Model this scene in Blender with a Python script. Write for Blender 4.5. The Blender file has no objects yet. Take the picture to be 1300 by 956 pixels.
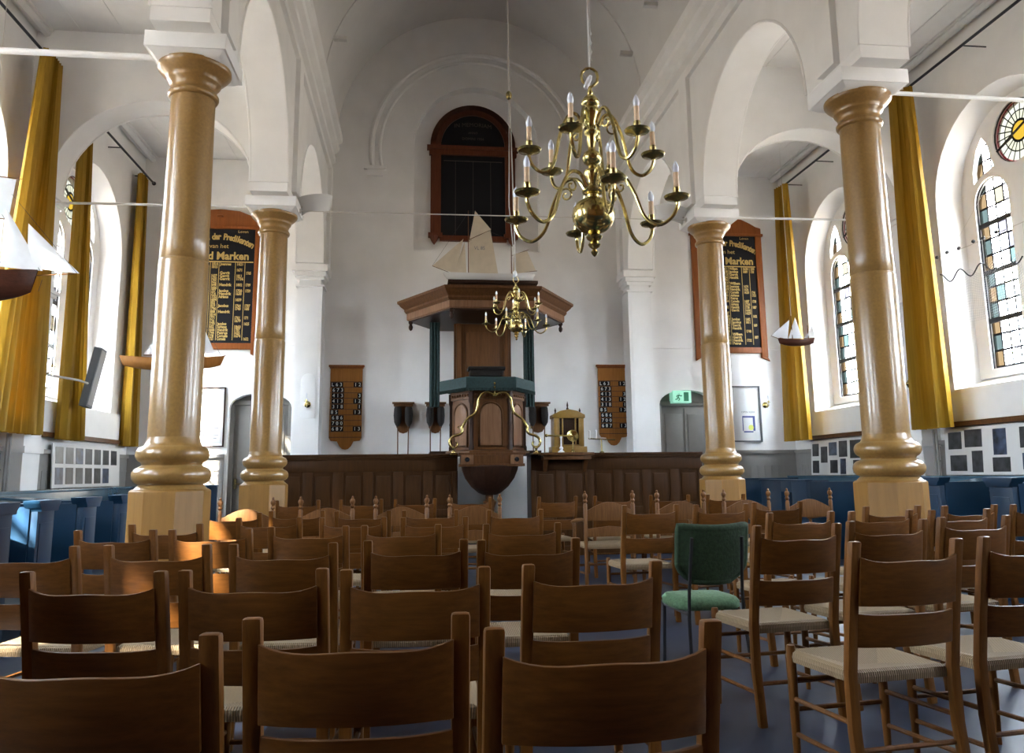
import bpy, bmesh, math, random
from mathutils import Vector, Matrix
random.seed(7)
PI = math.pi
sc = bpy.context.scene
COL = sc.collection
def R(a): return math.radians(a)

# ------------------------------------------------------------------ materials
def _new(name):
    m = bpy.data.materials.new(name); m.use_nodes = True
    nt = m.node_tree; b = nt.nodes['Principled BSDF']
    return m, nt, b
def mat(name, col, rough=.6, metal=0, var=.0, scale=6, bump=0, spec=.5, coat=0):
    m, nt, b = _new(name)
    b.inputs['Base Color'].default_value = (*col, 1)
    b.inputs['Roughness'].default_value = rough
    b.inputs['Metallic'].default_value = metal
    b.inputs['Specular IOR Level'].default_value = spec
    b.inputs['Coat Weight'].default_value = coat
    if var or bump:
        tc = nt.nodes.new('ShaderNodeTexCoord'); n = nt.nodes.new('ShaderNodeTexNoise')
        n.inputs['Scale'].default_value = scale; n.inputs['Detail'].default_value = 5
        nt.links.new(tc.outputs['Object'], n.inputs['Vector'])
        if var:
            r = nt.nodes.new('ShaderNodeValToRGB')
            r.color_ramp.elements[0].position = .3; r.color_ramp.elements[1].position = .7
            r.color_ramp.elements[0].color = (*[c*(1-var) for c in col], 1)
            r.color_ramp.elements[1].color = (*[min(1, c*(1+var)) for c in col], 1)
            nt.links.new(n.outputs['Fac'], r.inputs['Fac']); nt.links.new(r.outputs['Color'], b.inputs['Base Color'])
        if bump:
            bp = nt.nodes.new('ShaderNodeBump'); bp.inputs['Strength'].default_value = bump; bp.inputs['Distance'].default_value = .01
            nt.links.new(n.outputs['Fac'], bp.inputs['Height']); nt.links.new(bp.outputs['Normal'], b.inputs['Normal'])
    return m
def wood(name, c1, c2, rough=.45, axis='Z', scale=1.0, coat=0):
    m, nt, b = _new(name)
    tc = nt.nodes.new('ShaderNodeTexCoord'); mp = nt.nodes.new('ShaderNodeMapping')
    s = [14*scale]*3; s['XYZ'.index(axis)] = 1.2*scale
    mp.inputs['Scale'].default_value = s
    oi = nt.nodes.new('ShaderNodeObjectInfo')
    n = nt.nodes.new('ShaderNodeTexNoise'); n.inputs['Scale'].default_value = 3; n.inputs['Detail'].default_value = 8; n.inputs['Roughness'].default_value = .65
    n.noise_dimensions = '4D'
    mu = nt.nodes.new('ShaderNodeMath'); mu.operation = 'MULTIPLY'; mu.inputs[1].default_value = 37
    nt.links.new(oi.outputs['Random'], mu.inputs[0]); nt.links.new(mu.outputs[0], n.inputs['W'])
    r = nt.nodes.new('ShaderNodeValToRGB'); r.color_ramp.elements[0].position = .3; r.color_ramp.elements[1].position = .72
    r.color_ramp.elements[0].color = (*c1, 1); r.color_ramp.elements[1].color = (*c2, 1)
    nt.links.new(tc.outputs['Object'], mp.inputs['Vector']); nt.links.new(mp.outputs['Vector'], n.inputs['Vector'])
    nt.links.new(n.outputs['Fac'], r.inputs['Fac'])
    nt.links.new(r.outputs['Color'], b.inputs['Base Color'])
    b.inputs['Specular IOR Level'].default_value = .2; b.inputs['Roughness'].default_value = rough; b.inputs['Coat Weight'].default_value = coat; b.inputs['Coat Roughness'].default_value = .2
    bp = nt.nodes.new('ShaderNodeBump'); bp.inputs['Strength'].default_value = .12; bp.inputs['Distance'].default_value = .003
    nt.links.new(n.outputs['Fac'], bp.inputs['Height']); nt.links.new(bp.outputs['Normal'], b.inputs['Normal'])
    return m
def weave(name, col, axis):
    m, nt, b = _new(name)
    tc = nt.nodes.new('ShaderNodeTexCoord'); w = nt.nodes.new('ShaderNodeTexWave')
    w.wave_type = 'BANDS'; w.bands_direction = axis
    w.inputs['Scale'].default_value = 34; w.inputs['Distortion'].default_value = .8; w.inputs['Detail'].default_value = 2
    r = nt.nodes.new('ShaderNodeValToRGB')
    r.color_ramp.elements[0].color = (*[c*.45 for c in col], 1); r.color_ramp.elements[1].color = (*col, 1)
    nt.links.new(tc.outputs['Object'], w.inputs['Vector']); nt.links.new(w.outputs['Fac'], r.inputs['Fac'])
    nt.links.new(r.outputs['Color'], b.inputs['Base Color']); b.inputs['Roughness'].default_value = .75
    bp = nt.nodes.new('ShaderNodeBump'); bp.inputs['Strength'].default_value = .6; bp.inputs['Distance'].default_value = .004
    nt.links.new(w.outputs['Fac'], bp.inputs['Height']); nt.links.new(bp.outputs['Normal'], b.inputs['Normal'])
    return m
def math_(nt, op, a, bb=None, c=None):
    n = nt.nodes.new('ShaderNodeMath'); n.operation = op
    for i, v in enumerate((a, bb, c)):
        if v is None: continue
        if isinstance(v, (int, float)): n.inputs[i].default_value = v
        else: nt.links.new(v, n.inputs[i])
    return n.outputs[0]
def glass_mat(name, sun=False):
    """leaded stained glass: object space, Y across, Z up, lead lines opaque, panes tinted and clear"""
    m = bpy.data.materials.new(name); m.use_nodes = True; nt = m.node_tree; nt.nodes.clear()
    out = nt.nodes.new('ShaderNodeOutputMaterial'); tc = nt.nodes.new('ShaderNodeTexCoord')
    sp = nt.nodes.new('ShaderNodeSeparateXYZ'); nt.links.new(tc.outputs['Object'], sp.inputs[0])
    y, z = sp.outputs['Y'], sp.outputs['Z']
    ay = math_(nt, 'ABSOLUTE', y)
    if not sun:
        u = math_(nt, 'DIVIDE', math_(nt, 'SUBTRACT', ay, .23), .15)
        v = math_(nt, 'DIVIDE', z, .205)
        fu = math_(nt, 'FRACT', u); fv = math_(nt, 'FRACT', v)
        iu = math_(nt, 'FLOOR', u); iv = math_(nt, 'FLOOR', v)
        def near(f, w): return math_(nt, 'GREATER_THAN', math_(nt, 'ABSOLUTE', math_(nt, 'SUBTRACT', f, .5)), .5-w)
        lead = math_(nt, 'MAXIMUM', near(fu, .095), near(fv, .07))
        cmb = nt.nodes.new('ShaderNodeCombineXYZ')
        nt.links.new(math_(nt, 'MULTIPLY', iu, math_(nt, 'SIGN', y)), cmb.inputs[0]); nt.links.new(iv, cmb.inputs[1])
        wn = nt.nodes.new('ShaderNodeTexWhiteNoise'); wn.noise_dimensions = '2D'; nt.links.new(cmb.outputs[0], wn.inputs['Vector'])
        r = nt.nodes.new('ShaderNodeValToRGB'); cr = r.color_ramp; cr.interpolation = 'CONSTANT'
        cols = [(0, (.80, .80, .78)), (.45, (.74, .80, .86)), (.66, (.0125, .0100, .0068)), (.73, (.8, .8, .82)), (.85, (.0062, .0090, .0084)), (.90, (.0105, .0095, .0110)), (.94, (.0120, .0102, .0068))]
        cr.elements[0].position = 0; cr.elements[0].color = (*cols[0][1], 1); cr.elements[1].position = cols[1][0]; cr.elements[1].color = (*cols[1][1], 1)
        for p, c in cols[2:]: e = cr.elements.new(p); e.color = (*c, 1)
        nt.links.new(wn.outputs['Value'], r.inputs['Fac'])
        # border column: alternating amber and sea green
        alt = math_(nt, 'LESS_THAN', math_(nt, 'FRACT', math_(nt, 'MULTIPLY', iv, .5)), .25)
        bc = nt.nodes.new('ShaderNodeMix'); bc.data_type = 'RGBA'
        bc.inputs['A'].default_value = (.0028, .0037, .0034, 1); bc.inputs['B'].default_value = (.0068, .0044, .0022, 1); nt.links.new(alt, bc.inputs['Factor'])
        isb = math_(nt, 'GREATER_THAN', iu, 2.5)
        mc = nt.nodes.new('ShaderNodeMix'); mc.data_type = 'RGBA'
        nt.links.new(isb, mc.inputs['Factor']); nt.links.new(r.outputs['Color'], mc.inputs['A']); nt.links.new(bc.outputs['Result'], mc.inputs['B'])
        colr = mc.outputs['Result']
    else:
        rad = math_(nt, 'SQRT', math_(nt, 'ADD', math_(nt, 'MULTIPLY', y, y), math_(nt, 'MULTIPLY', z, z)))
        ang = math_(nt, 'MULTIPLY', math_(nt, 'ARCTAN2', z, y), 22/(2*PI))
        fa = math_(nt, 'ABSOLUTE', math_(nt, 'SUBTRACT', math_(nt, 'FRACT', ang), .5))
        dist = math_(nt, 'MULTIPLY', math_(nt, 'SUBTRACT', .5, fa), math_(nt, 'MULTIPLY', rad, 2*PI/22))
        l1 = math_(nt, 'LESS_THAN', dist, .0075)
        l2 = math_(nt, 'LESS_THAN', math_(nt, 'ABSOLUTE', math_(nt, 'SUBTRACT', rad, .13)), .016)
        l3 = math_(nt, 'LESS_THAN', math_(nt, 'ABSOLUTE', math_(nt, 'SUBTRACT', rad, .25)), .008)
        out_ = math_(nt, 'GREATER_THAN', rad, .13)
        lead = math_(nt, 'MAXIMUM', math_(nt, 'MULTIPLY', math_(nt, 'MAXIMUM', l1, l3), out_), l2)
        r = nt.nodes.new('ShaderNodeValToRGB'); cr = r.color_ramp; cr.interpolation = 'CONSTANT'
        cr.elements[0].color = (.0093, .0053, .0005, 1); cr.elements[1].position = .13/.5; cr.elements[1].color = (.0100, .0092, .0064, 1)
        for p, c in ((.25/.5, (.0105, .0097, .0076)), (.36/.5, (.0050, .0004, .0005))): e = cr.elements.new(p); e.color = (*c, 1)
        nt.links.new(math_(nt, 'DIVIDE', rad, .5), r.inputs['Fac'])
        colr = r.outputs['Color']
    tr = nt.nodes.new('ShaderNodeBsdfTransparent'); nt.links.new(colr, tr.inputs['Color'])
    df = nt.nodes.new('ShaderNodeBsdfDiffuse'); df.inputs['Color'].default_value = (.03, .03, .035, 1)
    mx = nt.nodes.new('ShaderNodeMixShader'); nt.links.new(lead, mx.inputs[0]); nt.links.new(tr.outputs[0], mx.inputs[1]); nt.links.new(df.outputs[0], mx.inputs[2])
    nt.links.new(mx.outputs[0], out.inputs['Surface'])
    return m
def emis(name, col, s):
    m, nt, b = _new(name); b.inputs['Base Color'].default_value = (*col, 1)
    b.inputs['Emission Color'].default_value = (*col, 1); b.inputs['Emission Strength'].default_value = s
    return m

M = {}
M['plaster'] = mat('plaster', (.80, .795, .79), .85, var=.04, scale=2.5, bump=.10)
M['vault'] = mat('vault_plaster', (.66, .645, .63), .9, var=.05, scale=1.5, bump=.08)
M['trimwhite'] = mat('white_paint', (.82, .82, .82), .55, var=.02)
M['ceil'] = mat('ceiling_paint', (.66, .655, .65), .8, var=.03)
M['grey'] = mat('grey_wainscot', (.27, .26, .25), .55, var=.06)
M['door'] = mat('grey_door', (.175, .165, .15), .5, var=.05)
M['column'] = mat('marbled_ochre', (.255, .142, .042), .28, var=.12, scale=45, coat=.22)
M['plinth'] = wood('ochre_plinth', (.21, .105, .026), (.27, .14, .038), .4, 'Z', .6)
M['chair'] = wood('brown_beech', (.080, .029, .005), (.150, .057, .011), .42, 'Z', 1.6)
M['chairH'] = wood('brown_beech_rail', (.064, .022, .0038), (.120, .044, .0085), .40, 'X', 1.6)
M['arm'] = wood('old_oak', (.090, .036, .010), (.17, .074, .023), .5, 'Z', 1.6)
M['rushx'] = weave('rush_weave_across', (.31, .215, .115), 'Y')
M['rushy'] = weave('rush_weave_along', (.25, .17, .09), 'X')
M['floor'] = mat('slate_floor', (.010, .017, .036), .42, var=.35, scale=3, bump=.05)
M['screen'] = wood('dark_oak_panel', (.038, .014, .003), (.068, .026, .0055), .5, 'Z', .8)
M['oak'] = wood('pulpit_oak', (.075, .030, .010), (.14, .060, .021), .45, 'Z', .8)
M['oaklight'] = wood('pulpit_panel', (.16, .078, .040), (.27, .145, .080), .4, 'Z', .7)
M['oakdark'] = wood('pulpit_dark', (.022, .009, .005), (.045, .019, .010), .45, 'Z', .8)
M['tablet'] = wood('tablet_frame', (.19, .055, .013), (.28, .09, .022), .4, 'Z', .8)
M['niche'] = wood('niche_frame', (.085, .022, .009), (.14, .04, .016), .45, 'Z', .8)
M['hymn'] = wood('hymn_board_oak', (.27, .105, .020), (.38, .16, .036), .5, 'Z', .9)
M['black'] = mat('black_paint', (.008, .008, .011), .75, spec=.2)
M['gold'] = mat('gold_paint', (.48, .33, .10), .5, metal=.1)
M['dimgold'] = mat('faded_gold', (.07, .06, .045), .6)
M['brass'] = mat('polished_brass', (.52, .42, .17), .17, metal=1, var=.15, scale=14)
M['brassd'] = mat('brass_dark', (.34, .27, .11), .26, metal=1)
M['candle'] = mat('candle_sleeve', (.72, .50, .30), .6)
M['bulb'] = mat('clear_bulb', (.80, .83, .90), .12, spec=.8)
M['green'] = mat('green_velvet', (.012, .034, .034), .8, var=.3, scale=30)
M['velvet'] = mat('black_velvet', (.012, .009, .008), .9, var=.3, scale=40)
M['steel'] = mat('black_steel', (.015, .015, .018), .4, metal=.3)
M['greenshade'] = mat('green_wool_shaded', (.012, .030, .011), .9, var=.35, scale=60, bump=.3)  # shaded copy of the wool, for the chair back
M['greenlit'] = mat('green_wool_lit', (.075, .145, .075), .9, var=.3, scale=60, bump=.3)  # same wool, daylight on the seat put into the lighter colour
M['blue'] = mat('pew_blue', (.006, .030, .068), .36, var=.12, scale=4)
M['ledge'] = mat('pew_blue_lit', (.06, .13, .19), .20, var=.08)  # pew blue made paler, with sun and window reflection put into the colour
def cloth(name, col):
    m, nt, b = _new(name); nt.nodes.remove(b)
    tc = nt.nodes.new('ShaderNodeTexCoord'); mp = nt.nodes.new('ShaderNodeMapping'); mp.inputs['Scale'].default_value = (9, 9, .5)
    n = nt.nodes.new('ShaderNodeTexNoise'); n.inputs['Scale'].default_value = 4; n.inputs['Detail'].default_value = 4
    r = nt.nodes.new('ShaderNodeValToRGB'); r.color_ramp.elements[0].position = .35; r.color_ramp.elements[1].position = .65
    r.color_ramp.elements[0].color = (*[c*.8 for c in col], 1); r.color_ramp.elements[1].color = (*col, 1)
    nt.links.new(tc.outputs['Object'], mp.inputs['Vector']); nt.links.new(mp.outputs['Vector'], n.inputs['Vector']); nt.links.new(n.outputs['Fac'], r.inputs['Fac'])
    d = nt.nodes.new('ShaderNodeBsdfDiffuse'); t = nt.nodes.new('ShaderNodeBsdfTranslucent'); g = nt.nodes.new('ShaderNodeBsdfGlossy'); g.inputs['Roughness'].default_value = .45
    nt.links.new(r.outputs['Color'], d.inputs['Color']); nt.links.new(r.outputs['Color'], t.inputs['Color']); g.inputs['Color'].default_value = (.6, .5, .3, 1)
    a = nt.nodes.new('ShaderNodeMixShader'); a.inputs[0].default_value = .16; nt.links.new(d.outputs[0], a.inputs[1]); nt.links.new(t.outputs[0], a.inputs[2])
    c = nt.nodes.new('ShaderNodeMixShader'); c.inputs[0].default_value = .06; nt.links.new(a.outputs[0], c.inputs[1]); nt.links.new(g.outputs[0], c.inputs[2])
    nt.links.new(c.outputs[0], nt.nodes['Material Output'].inputs['Surface']); return m
M['curtain'] = cloth('mustard_cloth', (.38, .215, .018))
M['rod'] = mat('curtain_rod_black', (.02, .022, .035), .4, metal=.5)
M['white'] = mat('white_card', (.68, .68, .68), .6)
M['cream'] = mat('cream_sail', (.62, .54, .42), .85, var=.06, scale=8)
M['sail'] = mat('white_sail', (.78, .80, .83), .85, var=.05, scale=8)
M['hull'] = wood('ship_hull', (.045, .016, .010), (.09, .030, .018), .35, 'X', 1.5)
M['hullw'] = mat('white_hull', (.70, .70, .70), .4)
M['rope'] = mat('rope', (.55, .53, .50), .8)
M['darkrope'] = mat('dark_rope', (.03, .03, .035), .8)
M['net'] = mat('grey_net', (.42, .43, .45), .9)
M['photo'] = mat('photo_print', (.026, .028, .032), .35, var=.95, scale=9)
M['photob'] = mat('photo_print_blue', (.035, .05, .09), .35, var=.9, scale=9)
M['paper'] = mat('paper_sheet', (.86, .86, .86), .7)
M['ink'] = mat('grey_ink', (.22, .22, .24), .7)
M['panelgrey'] = mat('loudspeaker_grey', (.13, .14, .15), .6)
M['exit'] = emis('exit_sign_pale', (.35, .75, .55), .06)
M['exitw'] = emis('exit_sign_dark_green', (.01, .16, .07), .02)
M['case'] = mat('gilt_wood', (.27, .155, .030), .35, var=.15, scale=10)
M['yellow'] = mat('yellow_print', (.65, .7, .15), .6)
M['bluep'] = mat('blue_print', (.06, .08, .25), .6)
M['glass'] = glass_mat('leaded_glass'); M['sunglass'] = glass_mat('sun_glass', True)
M['red'] = mat('red_glass_edge', (.25, .02, .02), .4)

# ------------------------------------------------------------------ mesh builder
class MB:
    def __init__(s): s.v = []; s.f = []; s.mi = []
    def add(s, vs, fs, mi=0, T=None):
        o = len(s.v)
        s.v += [tuple(T @ Vector(p)) if T is not None else tuple(p) for p in vs]
        s.f += [tuple(i+o for i in f) for f in fs]; s.mi += [mi]*len(fs); return s
    def box(s, c, d, T=None, mi=0, taper=1.0):
        x, y, z = c; a, b, h = d[0]/2, d[1]/2, d[2]/2; t = taper
        vs = [(x-a, y-b, z-h), (x+a, y-b, z-h), (x+a, y+b, z-h), (x-a, y+b, z-h), (x-a*t, y-b*t, z+h), (x+a*t, y-b*t, z+h), (x+a*t, y+b*t, z+h), (x-a*t, y+b*t, z+h)]
        return s.add(vs, [(0, 3, 2, 1), (4, 5, 6, 7), (0, 1, 5, 4), (1, 2, 6, 5), (2, 3, 7, 6), (3, 0, 4, 7)], mi, T)
    def b2(s, x0, x1, y0, y1, z0, z1, mi=0, T=None):
        return s.box(((x0+x1)/2, (y0+y1)/2, (z0+z1)/2), (abs(x1-x0), abs(y1-y0), abs(z1-z0)), T, mi)
    def lathe(s, prof, c=(0, 0, 0), n=24, T=None, rot=0, mi=0):
        vs = []; fs = []
        for r, z in prof:
            for k in range(n):
                a = 2*PI*k/n+rot; vs.append((c[0]+r*math.cos(a), c[1]+r*math.sin(a), c[2]+z))
        for j in range(len(prof)-1):
            for k in range(n):
                k2 = (k+1) % n; fs.append((j*n+k, j*n+k2, (j+1)*n+k2, (j+1)*n+k))
        fs.append(tuple(range(n-1, -1, -1))); fs.append(tuple((len(prof)-1)*n+k for k in range(n)))
        return s.add(vs, fs, mi, T)
    def tube(s, pts, r, n=8, T=None, closed=False, mi=0):
        pts = [Vector(p) for p in pts]; m = len(pts); vs = []; fs = []
        rs = r if isinstance(r, (list, tuple)) else [r]*m
        up = None
        for i, p in enumerate(pts):
            if closed: t = pts[(i+1) % m]-pts[i-1]
            else: t = pts[min(i+1, m-1)]-pts[max(i-1, 0)]
            t.normalize()
            if up is None:
                up = Vector((0, 0, 1)) if abs(t.z) < .9 else Vector((1, 0, 0))
            up = (up-t*up.dot(t)); 
            if up.length < 1e-6: up = t.orthogonal()
            up.normalize(); sd = t.cross(up)
            for k in range(n):
                a = 2*PI*k/n; vs.append(p+(up*math.cos(a)+sd*math.sin(a))*rs[i])
        for i in range(m if closed else m-1):
            j = (i+1) % m
            for k in range(n):
                k2 = (k+1) % n; fs.append((i*n+k, i*n+k2, j*n+k2, j*n+k))
        if not closed: fs.append(tuple(range(n-1, -1, -1))); fs.append(tuple((m-1)*n+k for k in range(n)))
        return s.add(vs, fs, mi, T)
    def prism(s, poly, f, w0, w1, mi=0, T=None):
        """polygon (u,v) extruded along w; f(u,v,w)->xyz"""
        n = len(poly)
        vs = [f(u, v, w0) for u, v in poly]+[f(u, v, w1) for u, v in poly]
        fs = [tuple(range(n)), tuple(range(2*n-1, n-1, -1))]+[(i, i+n, (i+1) % n+n, (i+1) % n) for i in range(n)]
        return s.add(vs, fs, mi, T)
    def grid(s, fn, nu, nv, T=None, mi=0, closeu=False):
        vs = [fn(i/(nu if closeu else nu-1), j/(nv-1)) for j in range(nv) for i in range(nu)]
        fs = []
        for j in range(nv-1):
            for i in range(nu if closeu else nu-1):
                i2 = (i+1) % nu; fs.append((j*nu+i, j*nu+i2, (j+1)*nu+i2, (j+1)*nu+i))
        return s.add(vs, fs, mi, T)
    def sphere(s, c, r, n=12, sz=1.0, mi=0, T=None):
        prof = [(max(1e-4, r*math.sin(PI*k/8)), -r*sz*math.cos(PI*k/8)) for k in range(9)]
        return s.lathe(prof, c, n, T, mi=mi)
    def text(s, string, size, f, mi=0, align='CENTER', depth=.004, bold=0):
        """writing as flat raised letters; f(u,v,w)->xyz"""
        cu = bpy.data.curves.new('t', 'FONT'); cu.body = string; cu.size = size; cu.extrude = depth/2; cu.offset = bold; cu.align_x = align; cu.align_y = 'CENTER'; cu.resolution_u = 2
        o = bpy.data.objects.new('t', cu); COL.objects.link(o)
        me = o.to_mesh(); vs = [f(v.co.x, v.co.y, v.co.z) for v in me.vertices]; fs = [tuple(p.vertices) for p in me.polygons]
        s.add(vs, fs, mi); o.to_mesh_clear(); bpy.data.objects.remove(o); bpy.data.curves.remove(cu); return s
    def mesh(s, name, mats, off=(0, 0, 0), smooth=True, bevel=0, ang=38, solid=0):
        bm = bmesh.new(); ox, oy, oz = off
        vv = [bm.verts.new((p[0]-ox, p[1]-oy, p[2]-oz)) for p in s.v]
        for f, mi in zip(s.f, s.mi):
            try: fc = bm.faces.new([vv[i] for i in f]); fc.material_index = mi
            except ValueError: pass
        big = [f for f in bm.faces if len(f.verts) > 4]
        bmesh.ops.remove_doubles(bm, verts=bm.verts, dist=1e-6)
        bmesh.ops.recalc_face_normals(bm, faces=bm.faces)
        if bevel:
            es = [e for e in bm.edges if len(e.link_faces) == 2 and e.calc_face_angle(0) > R(50)]
            bmesh.ops.bevel(bm, geom=es, offset=bevel, segments=2, profile=.6, affect='EDGES', clamp_overlap=True)
        big = [f for f in bm.faces if len(f.verts) > 4]
        if big: bmesh.ops.triangulate(bm, faces=big)
        if smooth:
            for f in bm.faces: f.smooth = True
            for e in bm.edges:
                if len(e.link_faces) == 2 and e.calc_face_angle(0) > R(ang): e.smooth = False
        me = bpy.data.meshes.new(name); bm.to_mesh(me); bm.free()
        for m in (mats if isinstance(mats, (list, tuple)) else [mats]): me.materials.append(m)
        return me
    def build(s, name, mats, parent=None, loc=None, **k):
        off = wl(parent) if parent is not None else (loc or (0, 0, 0))
        o = bpy.data.objects.new(name, s.mesh(name, mats, off, **k)); COL.objects.link(o)
        if parent is not None: o.parent = parent
        else: o.location = off
        return o
def wl(o):
    v = Vector((0, 0, 0))
    while o is not None: v += o.location; o = o.parent
    return tuple(v)
def tag(o, label, cat, group=None):
    o['label'] = label; o['category'] = cat
    if group: o['group'] = group
    return o
def thing(name, label, cat, loc=(0, 0, 0), group=None):
    o = bpy.data.objects.new(name, None); COL.objects.link(o); o.location = loc; o.empty_display_size = .1
    return tag(o, label, cat, group)
def struct(o): o['kind'] = 'structure'; return o
def copy_tree(o, parent=None):
    c = o.copy(); COL.objects.link(c)
    if parent is not None: c.parent = parent
    for ch in list(o.children): copy_tree(ch, c)
    return c
XZ = lambda y0: (lambda u, v, w: (u, y0+w, v))       # plane facing -Y, w grows away from camera
def plate(outer, holes, f, w0, w1, holes_back=None, name='plate', mats=None, parent=None):
    """slab with holes (loops may splay towards the back)"""
    bm = bmesh.new(); hb = holes_back or holes
    def loops(ls, w):
        out = []
        for l in ls: out.append([bm.verts.new(f(u, v, w)) for u, v in l])
        return out
    A = loops([outer]+holes, w0); B = loops([outer]+hb, w1)
    for S in (A, B):
        es = []
        for l in S: es += [bm.edges.new((l[i], l[(i+1) % len(l)])) for i in range(len(l))]
        bmesh.ops.triangle_fill(bm, edges=es, use_beauty=True, use_dissolve=False)
    for a, b in zip(A, B):
        for i in range(len(a)): bm.faces.new((a[i], a[(i+1) % len(a)], b[(i+1) % len(a)], b[i]))
    bmesh.ops.recalc_face_normals(bm, faces=bm.faces)
    for fc in bm.faces: fc.smooth = True
    for e in bm.edges:
        if len(e.link_faces) == 2 and e.calc_face_angle(0) > R(30): e.smooth = False
    me = bpy.data.meshes.new(name); bm.to_mesh(me); bm.free(); me.materials.append(mats)
    o = bpy.data.objects.new(name, me); COL.objects.link(o)
    if parent: o.parent = parent
    return o
def arch(cx, hw, z0, zs, n=20, rise=None):
    rise = hw if rise is None else rise
    return [(cx-hw, z0), (cx+hw, z0)]+[(cx+hw*math.cos(PI*k/n), zs+rise*math.sin(PI*k/n)) for k in range(n+1)]
def circ(cx, cz, r, n=28): return [(cx+r*math.cos(2*PI*k/n), cz+r*math.sin(2*PI*k/n)) for k in range(n)]

# ------------------------------------------------------------------ key dimensions
XL, XR, YB, YF = -4.8, 6.9, 14.1, -1.5
CL, CR = -1.84, 3.94                    # column rows
CY = [-1.14, 2.63, 6.4, 10.17]
NX = 1.06
ZA = 4.78                               # abacus top / arch spring
ZC = 6.8                                # aisle ceiling
ZV = 7.26                               # vault spring
WY = [.8, 4.6, 8.42, 12.12]      # window centres

# ------------------------------------------------------------------ floor, ceilings, walls
m = MB(); m.b2(XL-.6, XR+.6, YF-.5, YB+.8, -.12, 0)
fl = struct(m.build('floor', M['floor'], smooth=False))
m = MB()
for (x0, x1) in ((XL-.5, CL-.2), (CR+.2, XR+.5)):
    m.b2(x0, x1, YF-.5, YB+.5, ZC, ZC+.15)
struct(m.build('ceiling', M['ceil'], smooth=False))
m = MB()                                # board joints and crown of the aisle ceilings
for sx, wx in ((1, XL), (-1, XR)):
    m.tube([(wx+sx*.12, YF, ZC-.05), (wx+sx*.12, YB, ZC-.05)], .05, 8)
    m.b2(wx, wx+sx*.20, YF, YB, ZC-.03, ZC+.01)
    for k in range(1, 5): m.b2(wx+sx*k*.52, wx+sx*(k*.52+.012), YF, YB, ZC-.008, ZC+.01)
struct(m.build('trim_1', M['ceil']))
# barrel vault
RV = 2.56
m = MB()
m.grid(lambda u, v: (NX-RV*math.cos(PI*u), YF-.4+(YB+.6-YF)*v, ZV+RV*math.sin(PI*u)), 49, 2)
m.grid(lambda u, v: (NX-(RV+.2)*math.cos(PI*u), YF-.4+(YB+.6-YF)*v, ZV+(RV+.2)*math.sin(PI*u)), 49, 2)
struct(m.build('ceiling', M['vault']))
m = MB()                                # thin ribs and beam stubs on the vault
for yr in (12.0,):
    m.tube([(NX-(RV-.005)*math.cos(PI*k/40), yr, ZV+(RV-.005)*math.sin(PI*k/40)) for k in range(41)], .014, 6)
for sx in (-1, 1):
    for yr in (10.6, 12.0): m.b2(NX+sx*2.43, NX+sx*2.22, yr-.04, yr+.04, 8.02, 8.08)
struct(m.build('trim_2', M['vault']))

def side_wall(name, X, s):
    """s=-1 left (outside towards -X), s=+1 right"""
    f = lambda u, v, w: (X+s*w, u, v)
    outer = [(YF-.5, -.1), (YB+.6, -.1), (YB+.6, ZC+.1), (YF-.5, ZC+.1)]
    front = [arch(y, 1.17, 2.17, 4.66) for y in WY]; back = [arch(y, .98, 2.40, 4.72) for y in WY]
    return struct(plate(outer, front, f, 0, .5, back, name, M['plaster']))
side_wall('wall_left', XL, -1); side_wall('wall_right', XR, 1)

# windows with tracery
def window(n, X, s, y):
    e = struct(thing('window_%d' % n, 'x', 'x', (X+s*.30, y, 0))); del e['label']; del e['category']
    f = lambda u, v, w: (s*w, u, v)
    holes = [arch(c, .30, 2.44, 4.56, 14) for c in (-.53, .53)]+[circ(0, 5.27, .385)]
    for q in (-1, 1): holes.append([(q*.42, 4.98), (q*.66, 4.92), (q*.80, 4.86), (q*.80, 5.02), (q*.70, 5.28), (q*.58, 5.42), (q*.50, 5.3), (q*.46, 5.12)])
    outer = arch(0, 1.06, 2.33, 4.72)
    plate(outer, holes, f, 0, .10, None, 'window_frame', M['trimwhite'], e)
    m = MB(); m.add([(s*.06, a, b) for a, b in ((-.9, 2.4), (.9, 2.4), (.9, 4.895), (-.9, 4.895))], [(0, 1, 2, 3)])
    for q in (-1, 1): m.add([(s*.06, q*a, b) for a, b in ((.40, 4.9), (.84, 4.9), (.84, 5.1), (.5, 5.45), (.40, 5.2))], [(0, 1, 2, 3, 4)])
    g = m.build('leaded_glass', M['glass'], None, smooth=False); g.parent = e
    m = MB(); c = circ(0, 0, .395, 32); m.add([(0, a, b) for a, b in c], [tuple(range(32))])
    g = m.build('rose_glass', M['sunglass'], None, smooth=False); g.parent = e; g.location = (s*.06, 0, 5.27)
    m = MB()
    for c in (-.53, .53):
        for z in (3.05, 3.67, 4.29): m.b2(s*.04-.012, s*.04+.012, c-.31, c+.31, z-.03, z+.03)
        m.tube([(s*.03, c+a, b) for a, b in arch(0, .30, 2.44, 4.56, 14)], .012, 6, closed=True)
    m.tube([(s*.03, a, b+5.27) for a, b in circ(0, 0, .385)], .012, 6, closed=True)
    m.tube([(s*.02, .40, 5.12), (s*.02, -.40, 5.42)], .014, 6)
    m.build('saddle_bars', M['steel'], None).parent = e
    return e
k = 0
for X, s in ((XL, -1), (XR, 1)):
    for y in WY: k += 1; window(k, X, s, y)

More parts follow.
